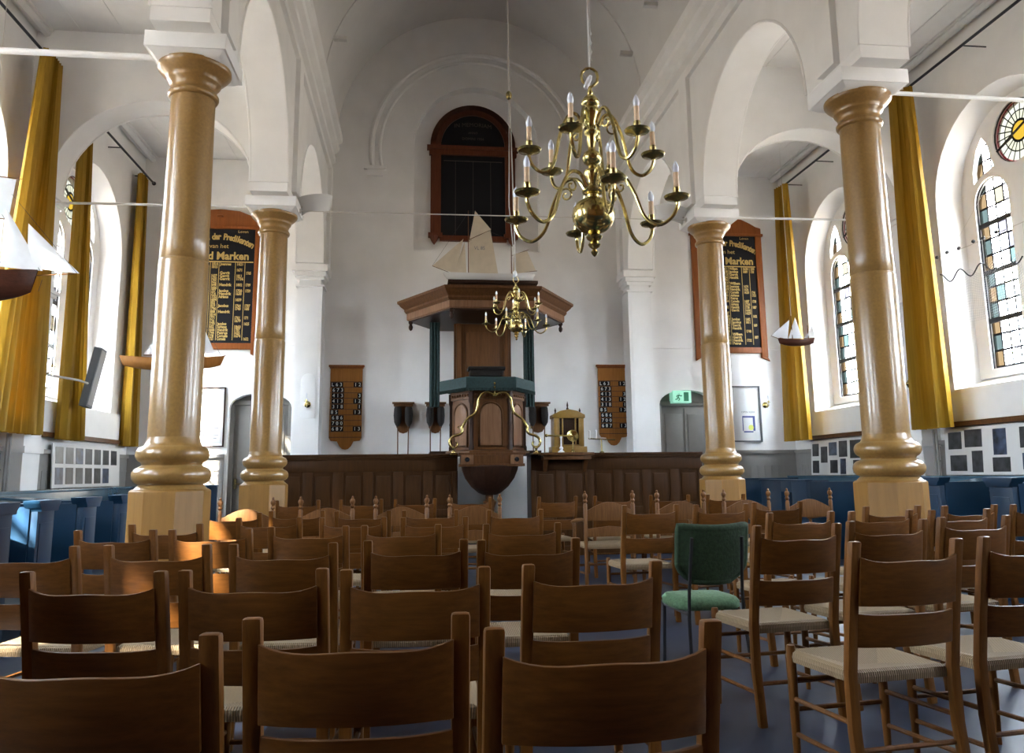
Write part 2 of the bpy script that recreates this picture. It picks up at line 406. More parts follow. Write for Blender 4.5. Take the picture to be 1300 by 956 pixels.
# sill aprons, wood rails, wainscot
def aprons(name, X, s, mt, fn):
    m = MB(); fn(m, X, s); return struct(m.build(name, mt, smooth=False))
def _apron(m, X, s):
    for y in WY: m.b2(X, X-s*.07, y-1.40, y+1.40, 1.80, 2.20)
def _rail(m, X, s):
    for y in WY: m.b2(X, X-s*.10, y-1.40, y+1.40, 1.735, 1.795)
def _wains(m, X, s):
    m.b2(X, X-s*.03, YF, YB, 0, 1.52); m.b2(X, X-s*.07, YF, YB, 1.52, 1.575); m.b2(X, X-s*.045, YF, YB, 1.30, 1.32)
    y = YF
    while y < YB-.1:
        m.b2(X, X-s*.036, y+.006, y+.13, .1, 1.3); y += .136
aprons('trim_3', XL, -1, M['trimwhite'], _apron); aprons('trim_4', XR, 1, M['trimwhite'], _apron)
aprons('trim_5', XL, -1, M['oak'], _rail); aprons('trim_6', XR, 1, M['oak'], _rail)
aprons('baseboard_left', XL, -1, M['grey'], _wains); aprons('baseboard_right', XR, 1, M['grey'], _wains)
m = MB()
for (x0, x1) in ((XL, -3.22), (5.34, XR)):
    m.b2(x0, x1, YB-.03, YB, 0, 1.52); m.b2(x0, x1, YB-.07, YB, 1.52, 1.58); m.b2(x0, x1, YB-.045, YB, 1.3, 1.32)
    x = x0
    while x < x1-.05: m.b2(x+.005, min(x+.125, x1), YB-.036, YB, .1, 1.3); x += .131
struct(m.build('baseboard_back', M['grey'], smooth=False))

# back wall with niche and two doorways
f = XZ(YB)
DLc, DRc = -2.66, 4.88
outer = [(XL-.5, -.1), (XR+.5, -.1), (XR+.5, ZC+.05), (CR-.1, ZC+.05), (CR-.1, 10.3), (CL+.1, 10.3), (CL+.1, ZC+.05), (XL-.5, ZC+.05)]
holes = [arch(NX, 1.16, 5.22, 7.24, 24), arch(DLc, .52, -.05, 2.36, 14, .26), arch(DRc, .52, -.05, 2.42, 14, .26)]
struct(plate(outer, holes, f, 0, .30, None, 'wall_back', M['plaster']))
m = MB(); m.b2(NX-1.5, NX+1.5, YB+.22, YB+.3, 5, 8.7)
for c in (DLc, DRc): m.b2(c-.7, c+.7, YB+.45, YB+.5, 0, 3)
struct(m.build('wall_recess', M['plaster'], smooth=False))
m = MB()                                 # big blind arch moulding over the niche
for r, w in ((1.93, .05), (1.78, .03)):
    m.tube([(NX+r*math.cos(PI*t/48), YB-.005, 7.12+r*math.sin(PI*t/48)) for t in range(-3, 52)], w, 8)
for sx in (-1, 1): m.b2(NX+sx*1.66, NX+sx*2.06, YB-.07, YB, 6.70, 6.76); m.b2(NX+sx*1.72, NX+sx*2.0, YB-.05, YB, 6.58, 6.70)
m.b2(4.2, XR, YB-.012, YB, 3.44, 3.46); m.b2(XL, -2.0, YB-.012, YB, 3.44, 3.46)
struct(m.build('trim_7', M['plaster']))
for nme, c, zt in (('door_1', DLc, 2.42), ('door_2', DRc, 2.40)):
    e = struct(thing(nme, '', '', (c, YB+.18, 0))); del e['label']; del e['category']
    m = MB(); m.b2(c-.46, c+.46, YB+.18, YB+.23, .02, zt)
    for a, b, z0, z1 in ((-.38, -.05, .2, 1.0), (.05, .38, .2, 1.0), (-.38, -.05, 1.15, 2.25), (.05, .38, 1.15, 2.25)):
        m.b2(c+a, c+b, YB+.165, YB+.185, z0, z1)
    m.b2(c-.012, c+.012, YB+.16, YB+.185, .05, zt-.03)
    m.build('door_leaf', M['door'], e, bevel=.004)
    m = MB(); m.b2(c-.53, c-.45, YB+.12, YB+.24, 0, zt+.08); m.b2(c+.45, c+.53, YB+.12, YB+.24, 0, zt+.08); m.b2(c-.53, c+.53, YB+.12, YB+.24, zt, zt+.08)
    m.b2(c-.45, c+.45, YB+.2, YB+.24, zt+.08, zt+.35)
    m.build('door_frame', M['door'], e, bevel=.006)
    m = MB(); m.tube([(c-.40, YB+.14, 1.08), (c-.32, YB+.14, 1.08)], .012); m.b2(c-.42, c-.38, YB+.145, YB+.17, 1.0, 1.16)
    m.build('door_handle', M['brassd'], e)
# rear wall behind the camera (nave gable)
m = MB(); m.b2(XL-.5, XR+.5, YF-.3, YF, 0, 10.3)
struct(m.build('wall_rear', M['oak'], smooth=False))

# arcades
def arcade(name, xc, s):
    fa = lambda u, v, w: (xc+w, u, v)
    poly = [(YB+.02, ZA), (YB+.02, ZV+.25), (YF, ZV+.25), (YF, ZA-.0)]
    bottom = []
    ys = CY+[YB-.02]
    for a, b in zip(ys[:-1], ys[1:]):
        c = (a+b)/2; hw = 1.40
        if b > 14: c = 12.11
        bottom += [(c-hw*math.cos(PI*t/24), ZA+hw*math.sin(PI*t/24)) for t in range(25)]
    pl = [(YF, ZA)]+bottom+[(YB+.02, ZA), (YB+.02, ZV+.25), (YF, ZV+.25)]
    m = MB(); m.prism(pl, fa, -.225, .225)
    for y in CY: m.b2(xc-.222, xc+.222, y-.47, y+.47, 4.665, ZA+.004)
    # raised archivolt edges
    for a, b in zip(ys[:-1], ys[1:]):
        c = (a+b)/2 if b < 14 else 12.11
        for w in (-.225, .225):
            m.tube([(xc+w, c-1.41*math.cos(PI*t/24), ZA+1.41*math.sin(PI*t/24)) for t in range(25)], .016, 6)
    # responds at the back wall
    m.b2(xc-.21, xc+.21, YB-.42, YB, 0, 4.40); m.b2(xc-.16, xc+.16, YB-.425, YB-.41, .2, 4.3)
    for z0, z1, o in ((4.40, 4.43, .03), (4.52, 4.58, .02), (4.58, 4.66, .05), (4.66, ZA+.0, .09)): m.b2(xc-.21-o, xc+.21+o, YB-.42-o, YB, z0, z1)
    m.b2(xc-.18, xc+.18, YB-.42, YB, 4.4, 4.6)
    m.b2(xc-.20, xc+.20, YB-.32, YB, ZA, 5.9)
    m.b2(xc-.24, xc+.24, YB-.36, YB, 5.62, 5.68)
    return struct(m.build(name, M['plaster'], smooth=True))
arcade('wall_arcade_left', CL, 1); arcade('wall_arcade_right', CR, -1)
def cornice(name, xf, s):
    """stepped cornice at the foot of the vault plus strips over the columns; s points into the nave"""
    m = MB()
    prof = [(0, 6.60), (.055, 6.60), (.055, 6.70), (.03, 6.715), (.03, 6.77), (.10, 6.80), (.10, 6.90), (.07, 6.915), (.07, 6.96), (.15, 7.02), (.17, 7.08), (.13, 7.10), (.13, 7.14), (.21, 7.19), (.225, 7.28), (0, 7.3)]
    m.prism(prof, lambda u, v, w: (xf+s*u, w, v), YF, YB)
    for y in CY: m.b2(xf, xf+s*.06, y-.15, y+.15, ZA+.0, 6.64)
    for y in (YB-.12,): m.b2(xf, xf+s*.06, y-.12, y+.12, ZA, 6.64)
    return struct(m.build(name, M['plaster'], ang=20))
cornice('trim_8', CL+.225, 1); cornice('trim_9', CR-.225, -1)
# transverse aisle arches with wall pilasters
def transverse(name, x_in, x_wall, s, y):
    """s=+1: wall lies at lower x"""
    xp = x_wall+s*.27; a, b = sorted((xp, x_in)); c = (a+b)/2; hw = (b-a)/2-.01
    lo, hi = sorted((x_wall, x_in))
    pts = [(c-hw*math.cos(PI*t/24), ZA-.06+hw*math.sin(PI*t/24)*.97) for t in range(25)]
    pl = [(lo, ZA-.06)]+pts+[(hi, ZA-.06), (hi, ZC+.02), (lo, ZC+.02)]
    m = MB(); m.prism(pl, lambda u, v, w: (u, y+w, v), -.215, .215)
    x0, x1 = sorted((x_wall, xp)); m.b2(x0, x1, y-.215, y+.215, 0, ZA-.05)
    for z0, z1, o in ((ZA-.20, ZA-.14, .03), (ZA-.14, ZA-.05, .07), (3.42, 3.46, .03), (3.46, 3.50, .06), (1.50, 1.58, .03)):
        q0, q1 = (x_wall, xp+s*o) if s > 0 else (xp+s*o, x_wall); m.b2(q0, q1, y-.215-o, y+.215+o, z0, z1)
    for w in (-.215, .215): m.tube([(u, y+w, v) for u, v in pts], .013, 6)
    return struct(m.build(name, M['plaster']))
for i, y in enumerate(CY[1:]):
    transverse('trim_%d' % (10+i), CL-.22, XL, 1, y); transverse('trim_%d' % (20+i), CR+.22, XR, -1, y)
m = MB()
for X, s in ((XL, 1), (XR, -1)):       # heating pipes beside the pilasters
    for d in (.30, .36): m.tube([(X+s*.16, 10.17-d, .1), (X+s*.16, 10.17-d, 1.72)], .016, 8)
struct(m.build('trim_30', M['grey']))

# ------------------------------------------------------------------ columns
def make_column(x, y, label, visible=True):
    t = thing('column', label, 'column', (x, y, 0), 'ochre columns of the arcade')
    m = MB(); o8 = PI/8; r8 = .268/math.cos(o8)
    m.lathe([(r8*1.04, 0), (r8*1.04, .22), (r8, .26), (r8, 1.10), (r8*.93, 1.115)], (x, y, 0), 8, rot=o8)
    m.build('plinth', M['plinth'], t, bevel=.006)
    m = MB(); pr = [(.26, 1.115), (.245, 1.13)]
    pr += [(.215+.068*math.cos(a), 1.215+.068*math.sin(a)) for a in [R(-80+20*k) for k in range(9)]]
    pr += [(.212, 1.292)]+[(.205+.058*math.cos(a), 1.372+.062*math.sin(a)) for a in [R(-75+18.75*k) for k in range(9)]]
    pr += [(.205, 1.44), (.196, 1.46), (.187, 1.50)]
    m.lathe(pr, (x, y, 0), 40); m.build('base', M['column'], t, ang=50)
    m = MB(); m.lathe([(.187, 1.50), (.187, 2.86), (.184, 2.872), (.180, 2.878), (.180, 2.885), (.184, 2.89), (.179, 3.05), (.170, 4.24)], (x, y, 0), 40)
    m.build('shaft', M['column'], t, ang=50)
    m = MB()
    pr = [(.170, 4.235), (.188, 4.24), (.196, 4.255), (.196, 4.275), (.186, 4.29), (.176, 4.30), (.178, 4.33), (.190, 4.36), (.205, 4.375), (.210, 4.385), (.210, 4.40), (.225, 4.415), (.252, 4.44), (.275, 4.465), (.286, 4.48), (.286, 4.505), (.27, 4.515)]
    m.lathe(pr, (x, y, 0), 40); m.build('capital', M['column'], t, ang=50)
    m = MB(); m.box((x, y, 4.525), (.50, .50, .05), taper=1.22); m.box((x, y, 4.605), (.62, .62, .13))
    m.build('abacus', M['trimwhite'], t, bevel=.004)
    return t
c0 = make_column(CL, 6.4, 'ochre marbled column on the left nearest the camera, beside the blue pews')
lab = {(CR, 6.4): 'ochre marbled column on the right nearest the camera, beside the large curtain',
       (CL, 10.17): 'slimmer looking left ochre column standing by the dark panelled screen and grey door',
       (CR, 10.17): 'slimmer looking right ochre column standing in front of the gilt lettered board'}
for x in (CL, CR):
    for y in (2.63, 6.4, 10.17):
        if (x, y) == (CL, 6.4): continue
        c = copy_tree(c0); c.location = (x, y, 0)
        if y > 5: c['label'] = lab[(x, y)]
        else:                                # nearer pair stands outside the frame: part of the building
            c['kind'] = 'structure'; del c['label']; del c['category']; del c['group']; c.name = 'trim_%d' % (40 if x < 0 else 41)

# tie bars
def bar(pts, r, label, mt='trimwhite'):
    m = MB(); m.tube(pts, r, 10); m.box(pts[0], (.05, .05, .05)); m.box(pts[1], (.05, .05, .05))
    return tag(m.build('tie_bar', M[mt], None, pts[0]), label, 'tie bar', 'white tie bars across the church')
bar([(XL, 6.4, 4.60), (CL-.30, 6.4, 4.60)], .026, 'thick white tie bar from left wall to the nearest left column')
bar([(XL+.27, 10.12, 4.58), (CL-.30, 10.12, 4.60)], .016, 'thin white tie bar from left wall pilaster to the farther left column')
bar([(CR+.30, 6.4, 4.60), (XR, 6.4, 4.58)], .020, 'white tie bar from the nearest right column to the right wall')
bar([(CR+.30, 10.12, 4.63), (XR-.27, 10.12, 4.65)], .016, 'white tie bar from the farther right column to right wall pilaster')
bar([(CL+.30, 10.17, 4.575), (CR-.30, 10.17, 4.595)], .007, 'very thin grey tie rod crossing the nave above the pulpit', 'rope')

# white reflector lamps on the back columns
def reflector(x, s, label):
    t = thing('reflector_lamp', label, 'lamp', (x, 10.17, 4.70), 'white reflector lamps on the columns')
    m = MB(); cx, cy, cz = x+s*.46, 10.30, 4.70
    def g(u, v):
        a = PI*(u-.5); r = .20*(1-.25*v)
        return (cx+s*.02+r*1.15*math.sin(a), cy-.16*math.cos(a)+.1*v, cz+.10-.20*v+.03*math.sin(a)*s)
    m.grid(g, 17, 7); m.grid(lambda u, v: tuple(a+b for a, b in zip(g(u, v), (0, .012, .004))), 17, 7)
    m.build('reflector', M['white'], t)
    m = MB(); m.tube([(x+s*.31, 10.25, 4.66), (cx, cy, 4.66)], .010); m.tube([(cx-.05, cy, 4.66), (cx+.12, cy, 4.66)], .02)
    m.build('arm', M['rope'], t)
reflector(CL, 1, 'white curved reflector lamp by the top of the farther left column')
reflector(CR, -1, 'white curved reflector lamp by the top of the farther right column')

# ------------------------------------------------------------------ curtains and rods
def curtain(label, X, s, top, bot, n=8):
    m = MB(); N = n*14
    def g(u, v):
        y = (bot[0]+(bot[1]-bot[0])*u)*v+(top[0]+(top[1]-top[0])*u)*(1-v)
        a = 2*PI*n*u
        x = X+(.055+.030*v)*math.copysign(abs(math.sin(a+.4*math.sin(3*u*PI)))**.8, math.sin(a+.4*math.sin(3*u*PI)))+.012*math.sin(5*u+3*v)
        return (x, y+.010*math.sin(2*a), 6.25-(6.25-1.71)*v)
    m.grid(g, N, 12)
    o = m.build('curtain', M['curtain'], None, (X, (top[0]+top[1])/2, 1.71), ang=80)
    return tag(o, label, 'curtain', 'mustard curtains beside the windows')
curtain('mustard curtain at the left edge, wide at the bottom, behind the large model ship', -4.44, 1, (9.38, 9.86), (8.80, 10.12), 8)
curtain('mustard curtain on left wall, between the two left windows, beside the grey loudspeaker', -4.60, 1, (10.92, 11.26), (11.03, 11.70), 6)
curtain('narrow mustard curtain in the far left corner, behind the small model boat', -4.66, 1, (13.42, 13.80), (13.50, 14.03), 5)
curtain('tall mustard curtain on right wall beside the nearest right column', 6.47, -1, (9.28, 9.68), (9.14, 9.84), 5)
curtain('mustard curtain in the far right corner, behind the small sailing model', 6.46, -1, (12.92, 13.25), (12.72, 13.52), 5)
def rod(label, X, s, y0, y1):
    t = thing('curtain_rod', label, 'curtain rod', (X, y0, 6.27), 'black curtain rods over the windows')
    m = MB(); m.tube([(X, y0, 6.27), (X, y1, 6.27)], .018, 10); m.build('pole', M['rod'], t)
    for y in (y0, y1):
        m = MB(); m.sphere((X, y, 6.27), .036); m.build('finial', M['rod'], t)
    for y in (y0+.35, (y0+y1)/2, y1-.35):
        m = MB(); m.tube([(X, y, 6.27), (X-s*.32, y, 6.27)], .009, 6); m.build('bracket', M['rod'], t)
rod('black curtain rod over the nearer left window', -4.50, 1, 6.8, 9.90)
rod('black curtain rod over the farther left window', -4.60, 1, 10.85, 13.98)
rod('black curtain rod over the nearer right window', 6.52, -1, 6.7, 9.90)
rod('black curtain rod over the farther right window', 6.52, -1, 10.5, 13.4)

# ------------------------------------------------------------------ chairs
def rail(m, w, ytop, z0, z1, bow, wave, lean=0, th=.016, n=16):
    """curved back rail: bow>0 bulges backwards (-Y)"""
    front = []; back = []
    for i in range(n+1):
        u = -1+2*i/n; y = ytop-bow*(1-u*u); zt = z1+wave*(.9*abs(u)**3+.22*math.cos(PI*u*1.0)-.35)
        front.append(((u*w/2, y+th/2, z0), (u*w/2, y+th/2-lean*(zt-z0), zt)))
        back.append(((u*w/2, y-th/2, z0), (u*w/2, y-th/2-lean*(zt-z0), zt)))
    vs = []
    for f_, b_ in zip(front, back): vs += [f_[0], f_[1], b_[1], b_[0]]
    fs = []
    for i in range(n):
        a = 4*i; b = a+4
        for k in range(4): fs.append((a+k, a+(k+1) % 4, b+(k+1) % 4, b+k))
    fs += [(0, 1, 2, 3), (4*n+3, 4*n+2, 4*n+1, 4*n)]
    m.add(vs, fs)
def post(m, x, pts, sx=.042, sy=.034):
    """square post through (y,z) points"""
    vs = []; n = len(pts)
    for y, z in pts:
        vs += [(x-sx/2, y-sy/2, z), (x+sx/2, y-sy/2, z), (x+sx/2, y+sy/2, z), (x-sx/2, y+sy/2, z)]
    fs = [(3, 2, 1, 0), tuple(4*(n-1)+k for k in range(4))]
    for i in range(n-1):
        for k in range(4): fs.append((4*i+k, 4*i+(k+1) % 4, 4*i+4+(k+1) % 4, 4*i+4+k))
    m.add(vs, fs)
def rush_seat(wf, wb, y0, y1, z, t):
    cx, cy = 0, (y0+y1)/2
    a, b = (-wb/2, y0), (wb/2, y0); c, d = (wf/2, y1), (-wf/2, y1)
    m = MB()
    q = .06
    p1, p2 = (-q, cy), (q, cy)
    def P(p, h): return (p[0], p[1], h)
    zc, ze = z-.016, z+.014
    rings = []
    for sc_, h in ((1.0, z-.030), (1.02, z-.010), (1.0, z+.006), (.93, ze)):
        rings.append([(cx+(p[0])*sc_, cy+(p[1]-cy)*sc_, h) for p in (a, b, c, d)])
    vs = [v for r_ in rings for v in r_]; fs = []; mi = []
    for j in range(3):
        for k in range(4): fs.append((4*j+k, 4*j+(k+1) % 4, 4*j+4+(k+1) % 4, 4*j+4+k))
    m.add(vs, fs[0::4], 1); m.v = []; m.f = []; m.mi = []
    m = MB()
    for j in range(3):
        for k in range(4):
            r0, r1 = rings[j], rings[j+1]
            m.add([r0[k], r0[(k+1) % 4], r1[(k+1) % 4], r1[k]], [(0, 1, 2, 3)], 1 if k % 2 == 0 else 0)
    r_ = rings[3]; P1, P2 = P(p1, zc), P(p2, zc)
    m.add([r_[0], r_[1], P2, P1], [(0, 1, 2, 3)], 1); m.add([r_[2], r_[3], P1, P2], [(0, 1, 2, 3)], 1)
    m.add([r_[1], r_[2], P2], [(0, 1, 2)], 0); m.add([r_[3], r_[0], P1], [(0, 1, 2)], 0)
    m.add(rings[0], [(3, 2, 1, 0)], 0)
    m.build('seat', [M['rushx'], M['rushy']], t, ang=25)
def make_chair():
    t = thing('chair', 'x', 'chair', (0, 0, 0), 'wooden rush-seated chairs in rows')
    for s in (-1, 1):
        m = MB(); post(m, s*.224, [(-.03, 0), (0, .25), (0, .44), (-.028, .62), (-.062, .80), (-.082, .90)]); m.build('back_post', M['chair'], t, bevel=.009)
        m = MB(); m.lathe([(.013, 0), (.019, .2), (.019, .445), (.016, .462)], (s*.215, .40, 0), 12); m.build('leg', M['chair'], t)
    m = MB(); rail(m, .418, -.058, .675, .835, .040, .032, .16); m.build('top_rail', M['chairH'], t, bevel=.003)
    m = MB(); rail(m, .418, -.022, .53, .645, .036, .010, .16); m.build('lower_rail', M['chairH'], t, bevel=.003)
    rush_seat(.44, .415, .012, .425, .430, t)
    for s in (-1, 1):
        for z in (.14, .27):
            m = MB(); m.tube([(s*.222, 0, z), (s*.215, .40, z-.01)], .010, 8); m.build('stretcher', M['chair'], t)
    for y, z in ((.40, .22), (.40, .33), (0, .18)):
        m = MB(); m.tube([(-.22, y, z), (.22, y, z)], .010, 8); m.build('stretcher', M['chair'], t)
    return t
proto = make_chair(); _used = [False]
def put(root, x, y, a, label, first, sz=1.0):
    o = root if not first[0] else copy_tree(root); first[0] = True
    o.location = (x, y, 0); o.rotation_euler = (0, 0, R(a)); o.scale = (1, 1, sz); o['label'] = label; return o
# (x, y of the post tops, turn); the post tops lean .082 behind the origin
ROWS = [
 ('row nearest the camera', [(-.62, 1.71, -4), (-.125, 1.85, -2), (.38, 1.66, 1)]),
 ('second row', [(-1.62, 2.86, -10), (-1.05, 2.86, -9), (-.53, 2.81, -5), (0, 2.73, -1), (.60, 2.77, 3), (1.83, 2.90, 7), (2.42, 3.0, 8)]),
 ('third row', [(-1.76, 3.98, -9), (-1.17, 3.92, -7), (-.60, 3.85, -4), (0, 3.90, -2), (.525, 3.82, 2), (1.87, 3.86, 8), (2.46, 4.05, 8), (3.10, 4.25, 9)]),
 ('fourth row', [(-1.76, 5.08, -8), (-1.20, 5.0, -6), (-.65, 5.10, -4), (-.09, 5.08, -2), (.65, 5.02, 2), (2.45, 5.0, 8), (3.01, 5.02, 9), (3.55, 5.0, 9)]),
 ('fifth row', [(-1.64, 5.64, -7), (-1.09, 6.28, -5), (-.46, 6.10, -3), (.13, 5.95, -1), (1.90, 6.5, 5), (2.46, 6.4, 7), (3.46, 5.62, 8), (4.03, 5.56, 9), (4.60, 5.6, 10)]),
 ('sixth row', [(-1.55, 7.2, -5), (-1.05, 7.42, -4), (-.46, 7.2, -2), (.12, 7.13, -1), (.84, 6.95, 2), (3.10, 6.75, 8)]),
]
ORD = ['first', 'second', 'third', 'fourth', 'fifth', 'sixth', 'seventh', 'eighth', 'ninth']
for rn, chs in ROWS:
    for i, (x, y, a) in enumerate(chs):
        c, s_ = math.cos(R(a)), math.sin(R(a)); ox, oy = x-s_*.082*1.0, y+c*.082
        put(proto, ox, oy, a, 'brown wooden chair with rush seat, %s from the left in the %s' % (ORD[i], rn), _used, 1.045 if x > 1.2 else 1.0)
# armchairs with turned finials and arched crest rails
def make_armchair():
    t = thing('armchair', 'x', 'armchair', (0, 0, 0), 'turned armchairs in a row')
    prof = [(.012, 0), (.021, .1), (.021, .42), (.017, .45), (.021, .48), (.021, .86), (.012, .875), (.024, .895), (.014, .915), (.026, .94), (.024, .96), (.010, .975), (.013, .985), (.004, 1.0)]
    for s in (-1, 1):
        m = MB(); m.lathe(prof, (s*.255, 0, 0), 12); m.build('back_post', M['arm'], t)
        m = MB(); m.lathe([(.012, 0), (.020, .1), (.020, .42), (.014, .46), (.019, .52), (.012, .58), (.018, .64), (.012, .66)], (s*.275, .44, 0), 12); m.build('leg', M['arm'], t)
        m = MB(); m.tube([(s*.255, 0, .70), (s*.262, .15, .705), (s*.28, .35, .685), (s*.285, .50, .665)], [.014, .018, .022, .016], 8); m.build('armrest', M['arm'], t)
    m = MB(); n = 14; w = .49
    top = [(u*w/2, .80+.085*math.cos(PI*u/2)**1.2) for u in [-1+2*i/n for i in range(n+1)]]
    m.prism([(-w/2, .70), (w/2, .70)]+top[::-1], lambda u, v, w_: (u, w_, v), -.011, .011); m.build('top_rail', M['arm'], t, bevel=.003)
    m = MB(); m.prism([(-w/2, .54), (w/2, .54), (w/2, .62), (0, .645), (-w/2, .62)], lambda u, v, w_: (u, w_, v), -.010, .010); m.build('lower_rail', M['arm'], t, bevel=.003)
    rush_seat(.54, .48, 0, .46, .45, t)
    for s in (-1, 1):
        m = MB(); m.tube([(s*.255, 0, .18), (s*.275, .44, .17)], .011, 8); m.build('stretcher', M['arm'], t)
    m = MB(); m.tube([(-.275, .44, .22), (.275, .44, .22)], .012, 8); m.build('stretcher', M['arm'], t)
    return t
pa = make_armchair(); _ua = [False]
for i, x in enumerate([-1.66, -.89, -.15, .59, 1.99, 2.74, 3.47, 4.18]):
    put(pa, x, 8.3+.03*math.sin(i*2.1), (-3, -2, -1, 0, 2, 3, 4, 5)[i], 'turned oak armchair with pointed finials, %s from the left in its row' % ORD[i], _ua, 1.0 if x < 1 else 1.02)
# farthest plain chairs
for i, (x, a) in enumerate([(-1.32, 0), (-.62, 0), (-.02, 3), (.62, -3), (1.62, 8), (2.30, 0), (2.98, -4), (3.66, 2)]):
    put(proto, x, 9.45, a, 'brown wooden chair in front of the dark screen, %s from left in the farthest row' % ORD[i], _used, 1.04)
# green upholstered chair
t = thing('upholstered_chair', 'green upholstered chair with black steel frame among the wooden chairs', 'chair', (0, 0, 0))
m = MB()
def gb(u, v):
    x = (-.22+.44*u)*(1-.0*v); cv = 2*u-1
    zz = .60+.285*v
    w = 1-.45*(max(0, .35-v)/.35)**2
    return (x*w, -.02+.055*cv*cv-.05*v, zz+.012*cv*cv*v)
m.grid(gb, 17, 12); m.grid(lambda u, v: tuple(a+b for a, b in zip(gb(u, v), (0, .045, 0))), 17, 12)
a_ = [gb(i/16, 0) for i in range(17)]; b_ = [gb(1, j/11) for j in range(12)]; c_ = [gb(i/16, 1) for i in range(17)]; d_ = [gb(0, j/11) for j in range(12)]
loop = a_+b_[1:]+c_[::-1][1:]+d_[::-1][1:-1]
m.tube([(p[0], p[1]+.0225, p[2]) for p in loop], .024, 10, closed=True)
m.build('backrest', M['greenshade'], t, ang=60)
m = MB()
def gs(u, v):
    a = 2*PI*u; e = .5
    cx_ = math.copysign(abs(math.cos(a))**e, math.cos(a)); sy_ = math.copysign(abs(math.sin(a))**e, math.sin(a))
    k = [.94, 1.0, 1.0, .92, .6, .02][int(round(v*5))]; h = [.435, .445, .475, .495, .502, .504][int(round(v*5))]
    return (.215*cx_*k, .23+.205*sy_*k, h)
m.grid(gs, 40, 6, closeu=True); m.build('seat', M['greenlit'], t, ang=60)
for s in (-1, 1):
    m = MB(); m.tube([(s*.20, -.06, 0), (s*.18, .0, .40), (s*.175, -.005, .55), (s*.165, -.055, .84)], .011, 8); m.build('back_post', M['steel'], t)
    m = MB(); m.tube([(s*.185, .42, 0), (s*.175, .40, .43)], .011, 8); m.build('leg', M['steel'], t)
    m = MB(); m.tube([(s*.18, -.0, .425), (s*.175, .41, .425)], .010, 8); m.build('side_rail', M['steel'], t)
t.location = (1.66, 4.47, 0); t.rotation_euler = (0, 0, R(4)); t.scale = (.9, .95, 1)

# ------------------------------------------------------------------ panelled screens
def screen(x0, x1, y, label, n):
    t = thing('wooden_screen', label, 'screen', ((x0+x1)/2, y, 0), 'dark panelled screens beside the pulpit')
    m = MB(); m.b2(x0, x1, y+.02, y+.05, 0, 1.46); m.build('back_board', M['screen'], t, smooth=False)
    m = MB(); m.b2(x0, x1, y-.05, y+.09, 1.465, 1.505); m.b2(x0, x1, y-.025, y+.07, 1.43, 1.465); m.build('top_rail', M['screen'], t, bevel=.006)
    w = (x1-x0)/n
    m = MB(); m.b2(x0, x1, y, y+.02, 1.25, 1.43); m.b2(x0, x1, y, y+.02, 0, .14); m.b2(x0, x1, y, y+.02, .60, .70)
    for i in range(n+1): xx = x0+i*w; m.b2(max(x0, xx-.07), min(x1, xx+.07), y-.0005, y+.02, .14, 1.25)
    m.build('frame', M['screen'], t, bevel=.005)
    for i in range(n):
        for z0, z1 in ((.16, .58), (.72, 1.23)):
            m = MB(); c = x0+(i+.5)*w; m.b2(c-w/2+.11, c+w/2-.11, y+.004, y+.02, z0+.04, z1-.04); m.build('panel', M['screen'], t, bevel=.008)
screen(-2.0, .60, 12.02, 'dark panelled wooden screen left of the pulpit', 6)
screen(1.70, 4.35, 12.02, 'dark panelled wooden screen right of the pulpit', 6)

# ------------------------------------------------------------------ pulpit
PX, PY = 1.07, 12.22
hexp = lambda r, z, rot=0: [(PX+r*math.cos(R(60*k)+rot), PY+r*math.sin(R(60*k)+rot), z) for k in range(6)]
def hexring(m, prof, c=(PX, PY), rot=0):
    m.lathe(prof, (c[0], c[1], 0), 6, rot=rot)
t = thing('pulpit', 'carved hexagonal wooden pulpit with green edged top, in the middle of the screen', 'pulpit', (PX, PY, 0))
m = MB(); hexring(m, [(.555, 1.52), (.555, 2.42)]); m.build('body', M['oak'], t, bevel=.004)
for k in (3, 4, 5):                       # three visible facets: left, front, right
    a = R(60*k+30); n = Vector((math.cos(a), math.sin(a), 0)); tn = Vector((-n.y, n.x, 0)); c = Vector((PX, PY, 0))+n*.481
    F = lambda u, v, w, c=c, n=n, tn=tn: tuple(c+tn*u+n*w+Vector((0, 0, v)))
    m = MB(); m.prism(arch(0, .155, 1.62, 2.07, 12), F, 0, .018); m.build('panel', M['oaklight'], t, bevel=.006)
    m = MB(); m.tube([F(u, v, .012) for u, v in arch(0, .175, 1.60, 2.07, 12)], .013, 6, closed=True); m.build('moulding', M['oak'], t)
    m = MB(); m.prism([(-.27, 2.30), (.27, 2.30), (.27, 2.42), (-.27, 2.42)], F, -.005, .022)
    for q in range(7): m.sphere(F(-.21+.07*q, 2.355, .026), .022, 8)
    m.build('frieze', M['oak'], t)
for k in range(3, 7):                     # corner pilasters
    a = R(60*k); px, py = PX+.56*math.cos(a), PY+.56*math.sin(a)
    m = MB(); m.lathe([(.045, 1.52), (.045, 1.60), (.032, 1.63), (.032, 1.92), (.038, 1.94), (.030, 1.97), (.030, 2.22), (.045, 2.26), (.05, 2.40)], (px, py, 0), 4, rot=a+PI/4)
    m.build('corner_pilaster', M['oakdark'], t, bevel=.003)
m = MB(); hexring(m, [(.53, 1.505), (.64, 1.51), (.64, 1.535), (.57, 1.56), (.56, 1.60)]); m.build('lower_moulding', M['oak'], t, bevel=.003)
m = MB(); m.b2(.63, 1.54, 11.68, 11.98, 1.34, 1.50); m.b2(.60, 1.57, 11.66, 12.0, 1.47, 1.51); m.b2(.61, 1.56, 11.66, 12.0, 1.31, 1.35); m.build('base_block', M['oak'], t, bevel=.004)
